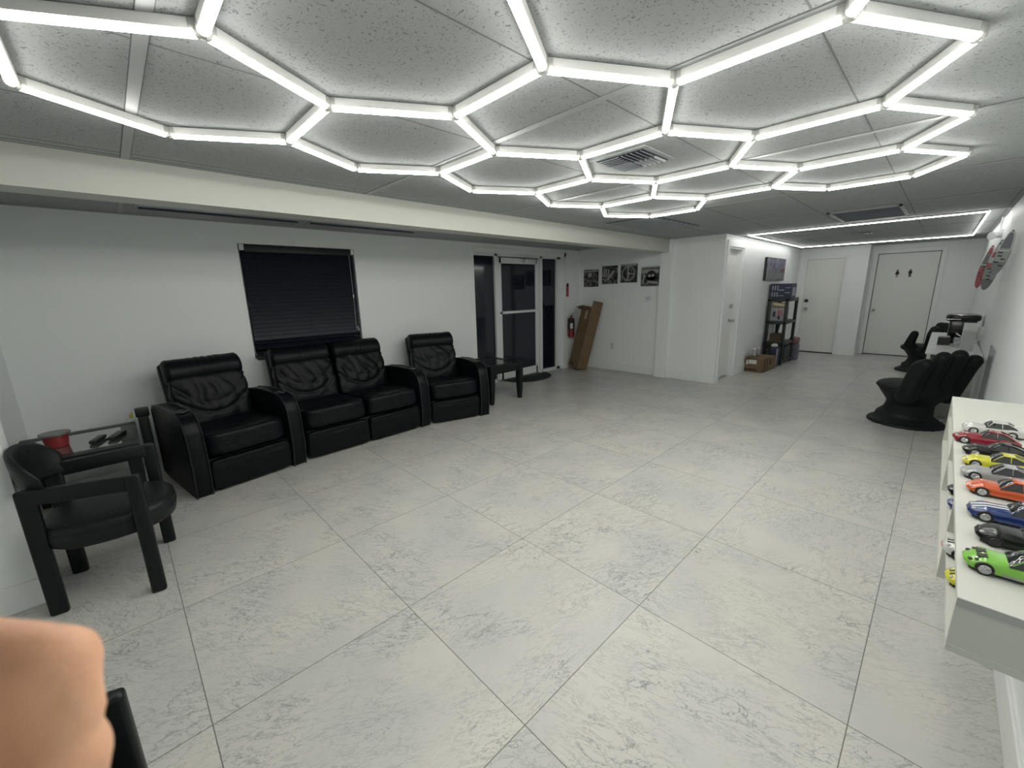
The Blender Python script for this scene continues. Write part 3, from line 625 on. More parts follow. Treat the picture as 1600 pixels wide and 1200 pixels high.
# ------------------------------------------------------------------ barrel armchairs
def armchair(label, loc, rz):
    """local: faces +x, legs at (+-.2, +-.25)"""
    t = thing('armchair', label, 'chair', loc, rz, 'black barrel back armchairs')
    AH = .655
    legs = {'fr': (.195, -.265), 'fl': (.225, .275), 'rr': (-.185, -.155), 'rl': (-.165, .225)}
    for k, (x, y) in legs.items():
        bm = bmesh.new(); ww = .068 if k[0] == 'r' else .062
        bx(bm, (x, y, AH / 2), (ww, .038, AH), .012, seg=3); obj('leg', bm, 'blackwood', t, angle=60)
    for s in (-1, 1):
        bm = bmesh.new(); a = Vector((*legs['fl' if s > 0 else 'fr'], 0)); b = Vector((*legs['rl' if s > 0 else 'rr'], 0)); d = b - a
        rot = Matrix.Rotation(math.atan2(d.y, d.x), 3, 'Z')
        bx(bm, ((a.x + b.x) / 2, (a.y + b.y) / 2, AH - .038), (d.length + .03, .034, .075), .006, rot); obj('arm_rail', bm, 'blackwood', t)
    # seat: D-shaped thick pad
    tt = bmesh.new(); pts = []
    for k in range(48):
        a = 2 * math.pi * k / 48; cx, cy = math.cos(a), math.sin(a)
        x = .285 * math.copysign(abs(cx) ** .8, cx) + .035; y = .25 * math.copysign(abs(cy) ** .75, cy)
        if cx < 0: x = .235 * cx * 1.0 + .035
        pts.append((x, y))
    bm = bmesh.new(); rings = []
    for z, f in ((.335, .93), (.345, .98), (.375, 1.0), (.40, 1.0), (.407, .985), (.41, .99), (.43, .985), (.447, .93), (.455, .8), (.452, .45)):
        rings.append([bm.verts.new(((x - .035) * f + .035, y * f, z)) for x, y in pts])
    for i in range(len(rings) - 1):
        for k in range(48): bm.faces.new((rings[i][k], rings[i][(k + 1) % 48], rings[i + 1][(k + 1) % 48], rings[i + 1][k]))
    bm.faces.new(rings[0]); bm.faces.new(rings[-1])
    obj('seat', bm, 'seatpad', t, angle=60)
    # curved back band with padded top
    bm = bmesh.new(); A, Bq = [], []
    n = 26; ins = []; 
    for k in range(n + 1):
        a = R(93) + R(174) * k / n; e = abs(k / n - .5) * 2
        rx, ry = .112, .195
        cx, cy = rx * math.cos(a) - .115, ry * math.sin(a) + .035
        top = .82 - .12 * e ** 2.5; bot = .61 - .02 * e
        nx, ny = math.cos(a), math.sin(a); th = .019 * (1 - .4 * e ** 4)
        ring = []
        for j in range(12):
            b = 2 * math.pi * j / 12; zz = (top + bot) / 2 + (top - bot) / 2 * math.sin(b) * 1.0; oo = th * math.copysign(abs(math.cos(b)) ** .6, math.cos(b)) + .028 * ((zz - bot) / (top - bot) - .5)
            ring.append(bm.verts.new((cx + nx * oo, cy + ny * oo, zz)))
        ins.append(ring)
    for i in range(n):
        for j in range(12): bm.faces.new((ins[i][j], ins[i][(j + 1) % 12], ins[i + 1][(j + 1) % 12], ins[i + 1][j]))
    bm.faces.new(ins[0]); bm.faces.new(ins[-1]); obj('backrest', bm, 'seatpad', t, angle=0)
    return t
ch = armchair('black barrel back armchair in front of the low corner table', (-.225, 2.94, 0), R(-6))
dup(ch, (-.403, .898, 0), R(-6), 'black armchair beside the photographer, only the top of its front post showing')

# ------------------------------------------------------------------ door mat
bm = bmesh.new(); pts = [(5.42 - .46, 5.02)] 
pts = [(4.62, 5.03), (5.62, 4.98)] + [(5.12 + .50 * math.cos(a), 5.0 - .42 * math.sin(a)) for a in [math.pi * k / 20 for k in range(1, 20)]]
bm = bmesh.new(); prism(bm, pts, 2, 0, .014, .003); mt_ = obj('door_mat', bm, 'rubber'); tag(mt_, 'black half round rubber mat in front of the glass entrance door', 'doormat')

# ------------------------------------------------------------------ pictures on the recess wall
def art_mat(name, kind, seed):
    m, nt, p = nmat(name); L = nt.links.new; tc = N(nt, 'ShaderNodeTexCoord')
    mp = N(nt, 'ShaderNodeMapping'); mp.inputs['Location'].default_value = (seed, seed * 2, seed); L(tc.outputs['Object'], mp.inputs['Vector'])
    n = N(nt, 'ShaderNodeTexNoise'); n.inputs['Scale'].default_value = 9; n.inputs['Detail'].default_value = 8; n.inputs['Distortion'].default_value = 2; L(mp.outputs[0], n.inputs['Vector'])
    r = N(nt, 'ShaderNodeValToRGB'); L(n.outputs['Fac'], r.inputs[0]); e = r.color_ramp.elements
    if kind == 'bw':
        e[0].position = .42; e[0].color = (.012, .013, .015, 1); e[1].position = .68; e[1].color = (.22, .22, .21, 1)
    else:
        e[0].position = .35; e[0].color = (.03, .035, .10, 1); e[1].position = .7; e[1].color = (.28, .26, .34, 1)
    L(r.outputs[0], p.inputs['Base Color']); p.inputs['Roughness'].default_value = .5; return m
def dial(bm, c, r, th=.008, ax=0, x=0): tube(bm, [(x, c[0] + r * math.cos(k * math.pi / 14), c[1] + r * math.sin(k * math.pi / 14)) for k in range(28)], th, 6, True)
M['bwlight'] = mat('print_light_grey', (.34, .34, .33), .5); M['bwmid'] = mat('print_mid_grey', (.12, .125, .13), .5)
pics = [((4.69, 1.69), 'black and white car print with a round gauge, leftmost of the four', 0), ((4.285, 1.735), 'black and white engine print, second from the left', 1), ((3.90, 1.748), 'black and white steering wheel print, third from the left', 2), ((3.50, 1.678), 'black and white dashboard dials print partly hidden by the pier', 3)]
for i, ((y, z), lab, k) in enumerate(pics):
    t = thing('wall_print', lab, 'picture', (XA - .002, y, z), 0, 'square car prints on the recess wall'); s = .157
    bm = bmesh.new(); bb(bm, (-.03, -s, -s), (0, s, s), .002); obj('canvas', bm, art_mat('car_print_%d' % i, 'bw', i * 3.7), t, smooth=False)
    X = -.031; bm = bmesh.new()
    if k == 0:
        bb(bm, (X - .001, -s, s * .72), (X, s, s * .9)); tube(bm, [(X, s * .9, -.02), (X, s * .3, -.05), (X, -s * .9, -.06)], .006); dial(bm, (.02, .06), .035, .01, x=X); cyl(bm, (X, .02, .06), (X - .002, .02, .06), .028)
    if k == 1:
        for q in (-.1, -.05, 0, .05): tube(bm, [(X, .11 + q * .9 - .0, .1), (X, .10 + q * .9, .0), (X, .06 + q, -.04)], .011)
        tube(bm, [(X, -.09, .07), (X, .04, -.09)], .02); tube(bm, [(X, .14, -.07), (X, .06, -.1)], .012)
    if k == 2:
        dial(bm, (0, -.005), .118, .0075, x=X)
        for a in (100, 260, -5): tube(bm, [(X, 0, -.005), (X, -.115 * math.cos(R(a)), -.005 + .115 * math.sin(R(a)))], .010)
        sph(bm, (X, 0, -.005), .026, (.3, 1, 1)); bb(bm, (X - .001, -s, s * .8), (X, s, s))
    if k == 3:
        bb(bm, (X - .001, -s, s * .86), (X, s, s * .97)); bb(bm, (X - .001, -s, .05), (X, s * .9, s * .75))
        prism(bm, [(-s, -.09), (s * .2, -.07), (s * .3, -.1), (-s, -.13)], 0, X - .001, X); tube(bm, [(X, .1, .03), (X, .12, -.12)], .012)
    obj('light_shapes', bm, 'bwlight', t)
    if k == 3:
        bm = bmesh.new(); cyl(bm, (X - .001, -.03, .01), (X - .004, -.03, .01), .085, seg=28); bb(bm, (X - .004, -s, -.06), (X - .0015, .06, .0)); obj('dash_shape', bm, 'darkprint', t)
        bm = bmesh.new(); cyl(bm, (X - .003, .0, .01), (X - .006, .0, .01), .026); cyl(bm, (X - .003, -.06, .015), (X - .006, -.06, .015), .026); obj('dials', bm, 'bwlight', t)
# canvas in the hall
t = thing('canvas_print', 'colour canvas of a city street with cars hanging above the black plastic shelving', 'picture', (9.15, YS - .001, 1.775))
bm = bmesh.new(); bb(bm, (-.60, -.04, -.205), (.60, 0, .205), .003); obj('canvas', bm, 'darkprint', t, smooth=False)
bm = bmesh.new(); bb(bm, (-.60, -.043, -.02), (.60, -.040, .205)); obj('sky_area', bm, art_mat('street_sky', 'c', 5), t, smooth=False)
bm = bmesh.new(); bb(bm, (-.6, -.0425, -.205), (.6, -.040, -.02)); obj('street_area', bm, 'bwmid', t, smooth=False)
bm = bmesh.new(); rr = random.Random(4)
for k in range(11):
    x = -.54 + k * .108; z = -.19 + rr.random() * .03
    prism(bm, [(x, z), (x + .03, z), (x + .02 * (1 if k < 6 else -1) + .02, z + .10 + .18 * abs(k - 5) / 5), (x + .02 * (1 if k < 6 else -1), z + .1 + .18 * abs(k - 5) / 5)], 1, -.0445, -.0425)
obj('light_streaks', bm, 'pale', t, smooth=False)
bm = bmesh.new(); prism(bm, [(.2, .0), (.55, .05), (.58, -.06), (.3, -.05)], 1, -.046, -.0435); obj('rose_area', bm, mat('rose_print', (.16, .06, .07), .5), t, smooth=False)

# ------------------------------------------------------------------ switch, outlet, fire sign, extinguisher, carton
def plate(name, label, cat, c, sy, sz, slots):
    t = thing(name, label, cat, c); bm = bmesh.new(); bb(bm, (-.006, -sy / 2, -sz / 2), (0, sy / 2, sz / 2), .002); obj('cover_plate', bm, 'alu', t)
    bm = bmesh.new()
    for a, b in slots: bb(bm, (-.010, a - .006, b - .011), (-.005, a + .006, b + .011), .001)
    obj('sockets', bm, 'lidgrey', t)
plate('light_switch', 'white double light switch below the dashboard print', 'light switch', (XA, 3.52, 1.32), .12, .115, [(-.022, 0), (.022, 0)])
plate('wall_outlet', 'white power outlet low on the recess wall', 'outlet', (XA, 4.19, .455), .07, .115, [(0, .025), (0, -.025)])
t = thing('fire_sign', 'narrow red and black vertical sign above the fire extinguisher', 'sign', (6.24, YL, 1.49))
bm = bmesh.new(); bb(bm, (-.04, -.006, -.125), (.04, 0, .06)); obj('sign_plate', bm, 'redsign', t, smooth=False)
bm = bmesh.new(); prism(bm, [(-.05, .06), (.05, .06), (.03, .085), (.05, .11), (.0, .12), (-.03, .10), (-.02, .08)], 1, -.006, -.001); obj('arrow', bm, 'darkprint', t, smooth=False)
for k, s in enumerate('FIRE'): text_obj('lettering', s, .044, 'whitepaper', Matrix.Translation((0, -.0065, .038 - k * .046)) @ Matrix.Rotation(R(90), 4, 'X'), t)
t = thing('fire_extinguisher', 'small red fire extinguisher hanging beside the tall cardboard carton', 'fire extinguisher', (6.27, YL - .08, .60))
bm = bmesh.new(); cyl(bm, (0, 0, .02), (0, 0, .34), .062, seg=28); sph(bm, (0, 0, .34), .062, (1, 1, .6), u=28); sph(bm, (0, 0, .02), .062, (1, 1, .3), u=28); obj('cylinder', bm, 'red', t)
bm = bmesh.new(); cyl(bm, (0, 0, .15), (0, 0, .345), .0632, seg=28); obj('label_band', bm, 'darkprint', t)
bm = bmesh.new(); bx(bm, (-.045, -.045, .22), (.05, .004, .10), 0, Matrix.Rotation(R(-45), 3, 'Z')); obj('label_text', bm, 'whitepaper', t, smooth=False)
bm = bmesh.new(); cyl(bm, (0, 0, .36), (0, 0, .42), .02); bx(bm, (.03, -.01, .43), (.12, .02, .012), .002, Matrix.Rotation(R(-20), 3, 'Y')); bx(bm, (.03, -.01, .405), (.11, .02, .01), .002); obj('valve_handle', bm, 'steel', t)
bm = bmesh.new(); tube(bm, [(-.01, -.02, .41), (-.05, -.04, .40), (-.07, -.03, .33), (-.07, 0, .2)], .008); obj('hose', bm, 'rubber', t)
# tall carton leaning into the corner
t = thing('tall_carton', 'tall narrow open cardboard carton leaning in the corner by the pictures', 'box', (6.26, 4.72, 0))
rt_ = Matrix.Rotation(R(8.5), 3, 'Y') @ Matrix.Rotation(R(9.5), 3, 'X') @ Matrix.Rotation(R(-14), 3, 'Z')
bm = bmesh.new(); a, b, hh, th = .115, .135, 1.13, .006
for c, s in (((0, -b, hh / 2), (2 * a, th, hh)), ((0, b, hh / 2), (2 * a, th, hh)), ((-a, 0, hh / 2), (th, 2 * b, hh)), ((a, 0, hh / 2 + .03), (th, 2 * b, hh + .06)), ((0, 0, .004), (2 * a, 2 * b, th))): bx(bm, c, s)
bmesh.ops.transform(bm, matrix=rt_.to_4x4(), verts=bm.verts); obj('carton_body', bm, 'cardboard', t, smooth=False)
for c, s, r_ in (((-a - .06, .02, hh + .0), (.13, 2 * b, th), Matrix.Rotation(R(-18), 3, 'Y')), ((0, b + .06, hh - .01), (2 * a, .13, th), Matrix.Rotation(R(-35), 3, 'X')), ((.0, -b, hh + .075), (2 * a, th, .15), Matrix.Identity(3))):
    bm = bmesh.new(); bx(bm, c, s, 0, r_); bmesh.ops.transform(bm, matrix=rt_.to_4x4(), verts=bm.verts); obj('flap', bm, 'cardboard', t, smooth=False)
bm = bmesh.new(); bx(bm, (-a - .005, .07, .07), (.002, .12, .03)); bx(bm, (-a - .005, .07, .12), (.002, .12, .008)); bx(bm, (-a - .005, .03, .045), (.002, .03, .05)); bmesh.ops.transform(bm, matrix=rt_.to_4x4(), verts=bm.verts); obj('print', bm, 'carddark', t, smooth=False)
bm = bmesh.new(); bx(bm, (-a - .005, -.03, hh - .12), (.003, .05, .16)); bmesh.ops.transform(bm, matrix=rt_.to_4x4(), verts=bm.verts); obj('tape', bm, 'kraft', t, smooth=False)
t.location.z = .035

# ------------------------------------------------------------------ black plastic shelving with its goods
SX0, SX1, SY0, SY1 = 8.93, 9.68, 1.985, 2.315
t = thing('plastic_shelving', 'black plastic four tier shelving unit against the hall side wall', 'shelf', ((SX0 + SX1) / 2, (SY0 + SY1) / 2, 0))
hx_, hy_ = (SX1 - SX0) / 2, (SY1 - SY0) / 2
for sx in (-1, 1):
    for sy in (-1, 1):
        bm = bmesh.new(); bx(bm, (sx * (hx_ - .025), sy * (hy_ - .025), .625), (.05, .05, 1.25), .01); obj('post', bm, 'blackplastic', t)
for z in (.07, .40, .80, 1.215):
    bm = bmesh.new(); bx(bm, (0, 0, z), (2 * hx_, 2 * hy_, .055), .008); obj('shelf_board', bm, 'blackplastic', t)
t = thing('game_carton', 'dark blue carton with pale stripes standing on top of the black shelving', 'box', (9.15, 2.14, 1.243), 0)
bm = bmesh.new(); bb(bm, (-.17, -.17, 0), (.17, .17, .27), .003); obj('carton_body', bm, 'navybox', t, smooth=False)
bm = bmesh.new()
for i in range(3):
    for j in range(2): bb(bm, (-.172, .125 - i * .04, .035 + j * .12), (-.17, .14 - i * .04, .115 + j * .12))
bb(bm, (-.172, -.05, .145), (-.17, .04, .16)); bb(bm, (-.172, -.05, .05), (-.17, .04, .058)); bb(bm, (-.172, -.15, .10), (-.17, -.07, .112)); bb(bm, (-.172, -.15, .19), (-.17, -.07, .2)); bb(bm, (-.1, -.172, .05), (.1, -.17, .2))
obj('print', bm, 'pale', t, smooth=False)
t = thing('manila_parcel', 'flat manila paper parcel lying on the top tier of the black shelving', 'parcel', (9.08, 2.12, 1.02), 0)
bm = bmesh.new(); cushion(bm, (0, 0, .105), (.22, .25, .075), 4, 10, Matrix.Rotation(R(8), 3, 'X')); obj('wrapper', bm, 'kraft', t, angle=0)
t.location = (9.04, 2.13, 1.026)
t = thing('storage_tub', 'clear plastic tub with pink and purple contents on the black shelving', 'box', (9.10, 2.15, .8275), 0)
bm = bmesh.new(); bb(bm, (-.13, -.11, 0), (.18, .12, .255), .01); obj('tub', bm, 'clearbag', t)
bm = bmesh.new(); bb(bm, (-.133, -.08, .11), (-.13, -.06, .21)); bb(bm, (-.133, -.04, .11), (-.13, -.01, .21)); bb(bm, (-.133, -.02, .06), (-.13, 0, .1)); obj('pink_print', bm, 'pink', t, smooth=False)
bm = bmesh.new(); bb(bm, (-.133, .03, .08), (-.13, .07, .18)); bb(bm, (-.133, -.05, .03), (-.13, -.015, .1)); obj('dark_print', bm, 'navybox', t, smooth=False)
t = thing('brown_box', 'small brown box on the middle tier of the black shelving', 'box', (9.12, 2.14, .4275), 0)
bm = bmesh.new(); bb(bm, (-.12, -.10, 0), (.12, .10, .16), .003); obj('carton_body', bm, mat('dull_brown_card', (.085, .06, .04), .8), t, smooth=False)
bm = bmesh.new(); bx(bm, (.0, .0, .25), (.03, .03, .18), .004, Matrix.Rotation(R(8), 3, 'X')); obj('upright_strip', bm, 'blackplastic', t)
t = thing('dark_carton', 'large dark green carton on the lowest tier of the black shelving', 'box', (9.36, 2.13, .0975), 0)
bm = bmesh.new(); bb(bm, (-.22, -.13, 0), (.22, .12, .24), .004); obj('carton_body', bm, mat('dark_green_card', (.03, .045, .042), .6), t, smooth=False)
# floor goods in front of the shelving
t = thing('cardboard_box', 'brown cardboard box with white labels on the hall floor before the black shelving', 'box', (8.22, 2.175, 0), R(-3))
bm = bmesh.new(); bb(bm, (-.24, -.15, 0), (.42, .14, .235), .004); obj('carton_body', bm, 'cardboard', t, smooth=False)
bm = bmesh.new(); bx(bm, (-.08, .0, .245), (.32, .27, .005), 0, Matrix.Rotation(R(4), 3, 'X')); obj('flap', bm, 'cardboard', t, smooth=False)
bm = bmesh.new(); bb(bm, (-.243, -.05, .145), (-.24, .075, .215)); bb(bm, (-.243, .085, .13), (-.24, .115, .2)); obj('shipping_label', bm, 'whitepaper', t, smooth=False)
bm = bmesh.new(); bb(bm, (-.242, -.06, .03), (-.24, .09, .055)); bb(bm, (-.242, .10, .02), (-.24, .135, .06)); bb(bm, (-.16, -.152, .0), (-.12, -.15, .235)); bb(bm, (-.03, -.152, .0), (.0, -.15, .235)); bb(bm, (.1, -.152, .1), (.16, -.15, .2)); bb(bm, (-.1, -.15, .232), (-.04, .14, .2365)); obj('print', bm, 'carddark', t, smooth=False)
for i, (x, y) in enumerate(((8.10, 2.215), (8.22, 2.20))):
    t = thing('steel_tumbler', 'stainless steel tumbler on the floor box, ' + ('nearer the side door' if i == 0 else 'nearer the shelving'), 'cup', (x, y, .2475 + (.006)), 0, 'steel tumblers on the floor box')
    bm = bmesh.new(); cyl(bm, (0, 0, 0), (0, 0, .13), .032, .040, 24); obj('cup_body', bm, 'steel', t)
    bm = bmesh.new(); cyl(bm, (0, 0, .13), (0, 0, .145), .041, .038, 24); sph(bm, (0, 0, .15), .014); obj('lid', bm, 'clip', t)
t = thing('upright_bag', 'navy upright bag with white tissue standing between the box and the shelving', 'bag', (8.80, 2.07, 0))
bm = bmesh.new(); cushion(bm, (0, 0, .19), (.10, .14, .38), 8, 10); obj('bag_body', bm, 'navybox', t, angle=0)
bm = bmesh.new(); cushion(bm, (0, .02, .385), (.08, .09, .07), 3, 12, None, lambda q: .02 * noise.noise(q * 3)); obj('tissue', bm, 'whitepaper', t, angle=0)
bm = bmesh.new(); bb(bm, (-.052, -.055, .02), (-.048, -.035, .34)); obj('white_stripe', bm, 'pale', t, smooth=False)
t = thing('gift_bag', 'lavender carton with a pink bundle on top at the far end of the shelving', 'bag', (9.88, 2.02, 0))
bm = bmesh.new(); bb(bm, (-.1, -.09, 0), (.1, .09, .30), .004); obj('carton_body', bm, 'purplebox', t, smooth=False)
bm = bmesh.new(); cushion(bm, (0, 0, .37), (.20, .18, .16), 3, 14, None, lambda q: .03 * noise.noise(q * 3 + Vector((4, 1, 2)))); obj('pink_bundle', bm, mat('mottled_pink_wrap', (.30, .14, .16), .5, var=.5, vscale=30), t, angle=0)

# ------------------------------------------------------------------ hand chairs (sculpted, voxel-remeshed)
def remeshed(name, bm, m, parent=None, vox=.012, sm=6, fac=.5):
    o = obj(name, bm, m, parent, angle=0)
    r_ = o.modifiers.new('remesh', 'REMESH'); r_.mode = 'VOXEL'; r_.voxel_size = vox; r_.use_smooth_shade = True
    s = o.modifiers.new('smooth', 'SMOOTH'); s.iterations = sm; s.factor = fac
    return o
def hand_chair(label, loc, rz, side=1, tm=1.0, lean=1.0):
    """local: sitter faces +x. palm = seat, fingers = back, thumb at +y side (side=1) or -y"""
    bm = bmesh.new(); sd = side
    cyl(bm, (.03, 0, 0), (.03, 0, .03), .325, .315, 48)
    cyl(bm, (.03, 0, .025), (.03, 0, .07), .305, .25, 40); cyl(bm, (.03, 0, .065), (.02, 0, .13), .26, .205, 40)
    cyl(bm, (.02, 0, .12), (0, 0, .24), .205, .19, 40); cyl(bm, (0, 0, .23), (.0, 0, .37), .19, .28, 40)
    sph(bm, (.05, 0, .395), .28, (1.0, .95, .24), Matrix.Rotation(R(-3), 3, 'Y'), 32, 16)
    sph(bm, (.20, 0, .395), .12, (1.0, 1.75, .5), None, 28, 14)
    sph(bm, (-.14, 0, .40), .165, (.85, 1.72, .72), None, 28, 14)
    for (y, z1) in ((-.222, .77), (-.074, .835), (.074, .85), (.222, .80)):
        y = y * sd; f = lambda x: -.12 + (x + .12) * lean
        a = Vector((f(-.16), y * .96, .34)); b = Vector((f(-.235), y, .52)); c = Vector((f(-.295), y * 1.02, .66)); d = Vector((f(-.36), y * 1.03, z1 - .07))
        capsule(bm, a, b, .088, .084); capsule(bm, b, c, .084, .080); capsule(bm, c, d, .080, .066)
    capsule(bm, (.08, .22 * sd, .40), (.12, .28 * sd, .46), .075, .07); capsule(bm, (.12, .28 * sd, .46), (.07, .29 * sd, .46 + .18 * tm), .07, .055)
    o = remeshed('hand_chair', bm, 'handblk', None, .014, 6)
    o.location = loc; o.rotation_euler = (0, 0, rz); tag(o, label, 'chair', 'hand shaped chairs at the white desk'); return o
hand_chair('black hand shaped chair nearer the toy car shelf, fingers toward the wall', (6.03, .10, 0), R(46), -1, .2, .80)
hand_chair('black hand shaped chair at the far end of the white desk', (9.80, .11, 0), R(70), 1, 1.05, .15)

# ------------------------------------------------------------------ white desk with things on it
t = thing('white_desk', 'narrow white desk against the right wall between the two hand chairs', 'desk', (7.5, -.145, 0))
bm = bmesh.new(); bb(bm, (-1.20, -.205, .725), (1.35, .215, .75), .003); obj('desk_top', bm, 'desk', t, smooth=False)
bm = bmesh.new(); bb(bm, (-1.20, .17, .66), (1.35, .20, .725)); obj('apron', bm, 'shelfwhite', t, smooth=False)
for x in (-.95, 1.30):
    bm = bmesh.new(); bb(bm, (x, -.19, 0), (x + .03, .195, .725)); obj('side_panel', bm, 'shelfwhite', t, smooth=False)
t = thing('coffee_maker', 'black pod coffee machine on the white desk', 'coffee maker', (7.50, -.185, .75))
bm = bmesh.new(); bb(bm, (-.17, -.10, 0), (.17, .12, .05), .01); bb(bm, (-.17, -.12, .04), (.15, .11, .29), .03); obj('machine_body', bm, 'paint_black', t)
bm = bmesh.new(); cushion(bm, (0, .0, .305), (.33, .30, .095), 4, 14); obj('brew_head', bm, 'paint_black', t, angle=0)
bm = bmesh.new(); bb(bm, (-.175, .02, .285), (-.165, .15, .298), .003); obj('silver_handle', bm, 'steel', t)
t = thing('pod_box', 'small black box in front of the coffee machine', 'box', (7.16, -.055, .75))
bm = bmesh.new(); bb(bm, (-.07, -.055, 0), (.07, .05, .085), .004); obj('carton_body', bm, 'darkprint', t, smooth=False)
bm = bmesh.new(); cushion(bm, (0, 0, .095), (.13, .10, .025), 4, 8); obj('bag_rim', bm, 'clearbag', t, angle=0)
t = thing('marbled_box', 'mottled grey box on the white desk beside the black box', 'box', (6.98, -.19, .75))
bm = bmesh.new(); bb(bm, (-.08, -.07, 0), (.08, .055, .10), .004); obj('carton_body', bm, 'bubble', t, smooth=False)
t = thing('brochure_holder', 'grey brochure holder at the near end of the desk', 'paper holder', (6.62, -.235, .75))
bm = bmesh.new(); bx(bm, (0, 0, .11), (.03, .10, .21), .002, Matrix.Rotation(R(-6), 3, 'Y')); obj('holder', bm, 'edgegrey', t, smooth=False)
bm = bmesh.new(); bx(bm, (.05, .0, .20), (.004, .11, .2), 0, Matrix.Rotation(R(-8), 3, 'Y')); bx(bm, (.09, -.05, .19), (.004, .09, .14), 0, Matrix.Rotation(R(5), 3, 'X')); obj('leaflet', bm, 'whitepaper', t, smooth=False)
bm = bmesh.new(); bx(bm, (.07, .06, .15), (.10, .10, .006), .002, Matrix.Rotation(R(38), 3, 'X')); obj('white_card', bm, 'whitepaper', t, smooth=False)
t = thing('cable', 'pale cable trailing under the white desk', 'cable', (6.9, -.2, 0))
bm = bmesh.new(); tube(bm, [(0, -.08, .72), (.02, -.06, .4), (0, -.05, .1), (-.1, 0, .008), (-.3, .05, .008), (-.45, .0, .008), (-.6, .06, .008)], .006, 6); obj('cord', bm, 'alu', t)
bm = bmesh.new(); bb(bm, (5.22, YR + .001, .15), (5.72, YR + .008, .92), .001); tag(obj('wall_strip', bm, 'stripgrey', smooth=False), 'thin grey strip on the right wall behind the nearer hand chair', 'panel')  # thin flat slab on the wall face, darker than the wall paint

# ------------------------------------------------------------------ surfboard shaped plaques, emergency light
def plaque(label, x, y, z, hh, wd, tilt, cols, yaw):
    t = thing('surfboard_plaque', label, 'wall decoration', (x, y, z), yaw, 'board shaped plaques on the right wall')
    def outline(k): # k in 0..1 bottom to top
        return wd / 2 * (math.sin(math.pi * min(1, max(0, k)) ** .85)) ** .55
    rt2 = Matrix.Rotation(R(tilt), 3, 'X')
    segs = cols; n = 24; z0 = 0
    for (k0, k1, m, nm) in segs:
        bm = bmesh.new(); pts = []
        ks = [k0 + (k1 - k0) * i / 8 for i in range(9)]
        for k in ks: pts.append((outline(k) + .001, (k - .5) * hh))
        for k in ks[::-1]: pts.append((-outline(k) - .001, (k - .5) * hh))
        prism(bm, pts, 0, -.012, .012); bmesh.ops.remove_doubles(bm, verts=bm.verts, dist=1e-5)
        bmesh.ops.transform(bm, matrix=rt2.to_4x4(), verts=bm.verts); obj(nm, bm, m, t, smooth=False)
    bm = bmesh.new(); ring = [(-.014, outline(k) * .97, (k - .5) * hh) for k in [.55 + .4 * i / 10 for i in range(11)]] + [(-.014, -outline(k) * .97, (k - .5) * hh) for k in [.95 - .4 * i / 10 for i in range(11)]]
    tube(bm, ring, .0035, 5, True); bmesh.ops.transform(bm, matrix=rt2.to_4x4(), verts=bm.verts); obj('white_outline', bm, 'whitepaper', t)
    bm = bmesh.new(); rr = random.Random(int(x * 10))
    for i in range(5): bx(bm, (-.0135, rr.uniform(-.02, .02), (-.12 + i * .035 - .02) * hh / .5), (.003, .026, .012))
    bmesh.ops.transform(bm, matrix=rt2.to_4x4(), verts=bm.verts); obj('lettering_marks', bm, 'darkprint', t, smooth=False)
    bm = bmesh.new(); cyl(bm, (.005, 0, 0), (.005 + .208 * (y - YR), -.978 * (y - YR), 0), .01); obj('wall_mount', bm, 'alu', t)
M['gtip'] = mat('plaque_grey', (.10, .115, .12), .4); M['plred'] = mat('plaque_red', (.27, .03, .045), .35); M['plnavy'] = mat('plaque_navy', (.045, .05, .075), .35); M['plwhite'] = mat('plaque_white', (.42, .43, .43), .4); M['plgreen'] = mat('plaque_silver_green', (.2, .23, .22), .4)
plaque('dark board plaque with white outline, nearest of the wall plaques', 5.55, -.285, 1.72, .37, .075, 9, [(0, .3, 'gtip', 'tip'), (.3, .6, 'plgreen', 'middle'), (.6, 1, 'plnavy', 'top')], R(-12))
plaque('red and white striped board plaque with a grey tip on the right wall', 6.45, -.285, 1.64, .49, .09, 7, [(0, .22, 'gtip', 'tip'), (.22, .45, 'plgreen', 'middle'), (.45, .55, 'plred', 'red_band'), (.55, .65, 'plwhite', 'white_band'), (.65, .75, 'plred', 'red_band'), (.75, .9, 'plwhite', 'white_band'), (.9, 1, 'plnavy', 'top')], R(-12))
plaque('deep red board plaque, furthest of the wall plaques', 7.2, -.255, 1.64, .47, .07, 7, [(0, .5, 'plred', 'lower'), (.5, .8, 'gtip', 'middle'), (.8, 1, 'plred', 'top')], R(-12))
t = thing('emergency_light', 'white twin head emergency light high on the right wall', 'emergency light', (7.8, YR, 2.03))
bm = bmesh.new(); bb(bm, (-.11, 0, -.04), (.11, .035, .05), .01); obj('housing', bm, 'alu', t)
for x in (-.09, .09):
    bm = bmesh.new(); cyl(bm, (x, .035, .0), (x - .05, .085, -.02), .025, .042, 24); obj('lamp_head', bm, 'alu', t)
bm = bmesh.new(); cyl(bm, (0, .02, .06), (0, .02, .19), .008); obj('conduit', bm, 'alu', t)

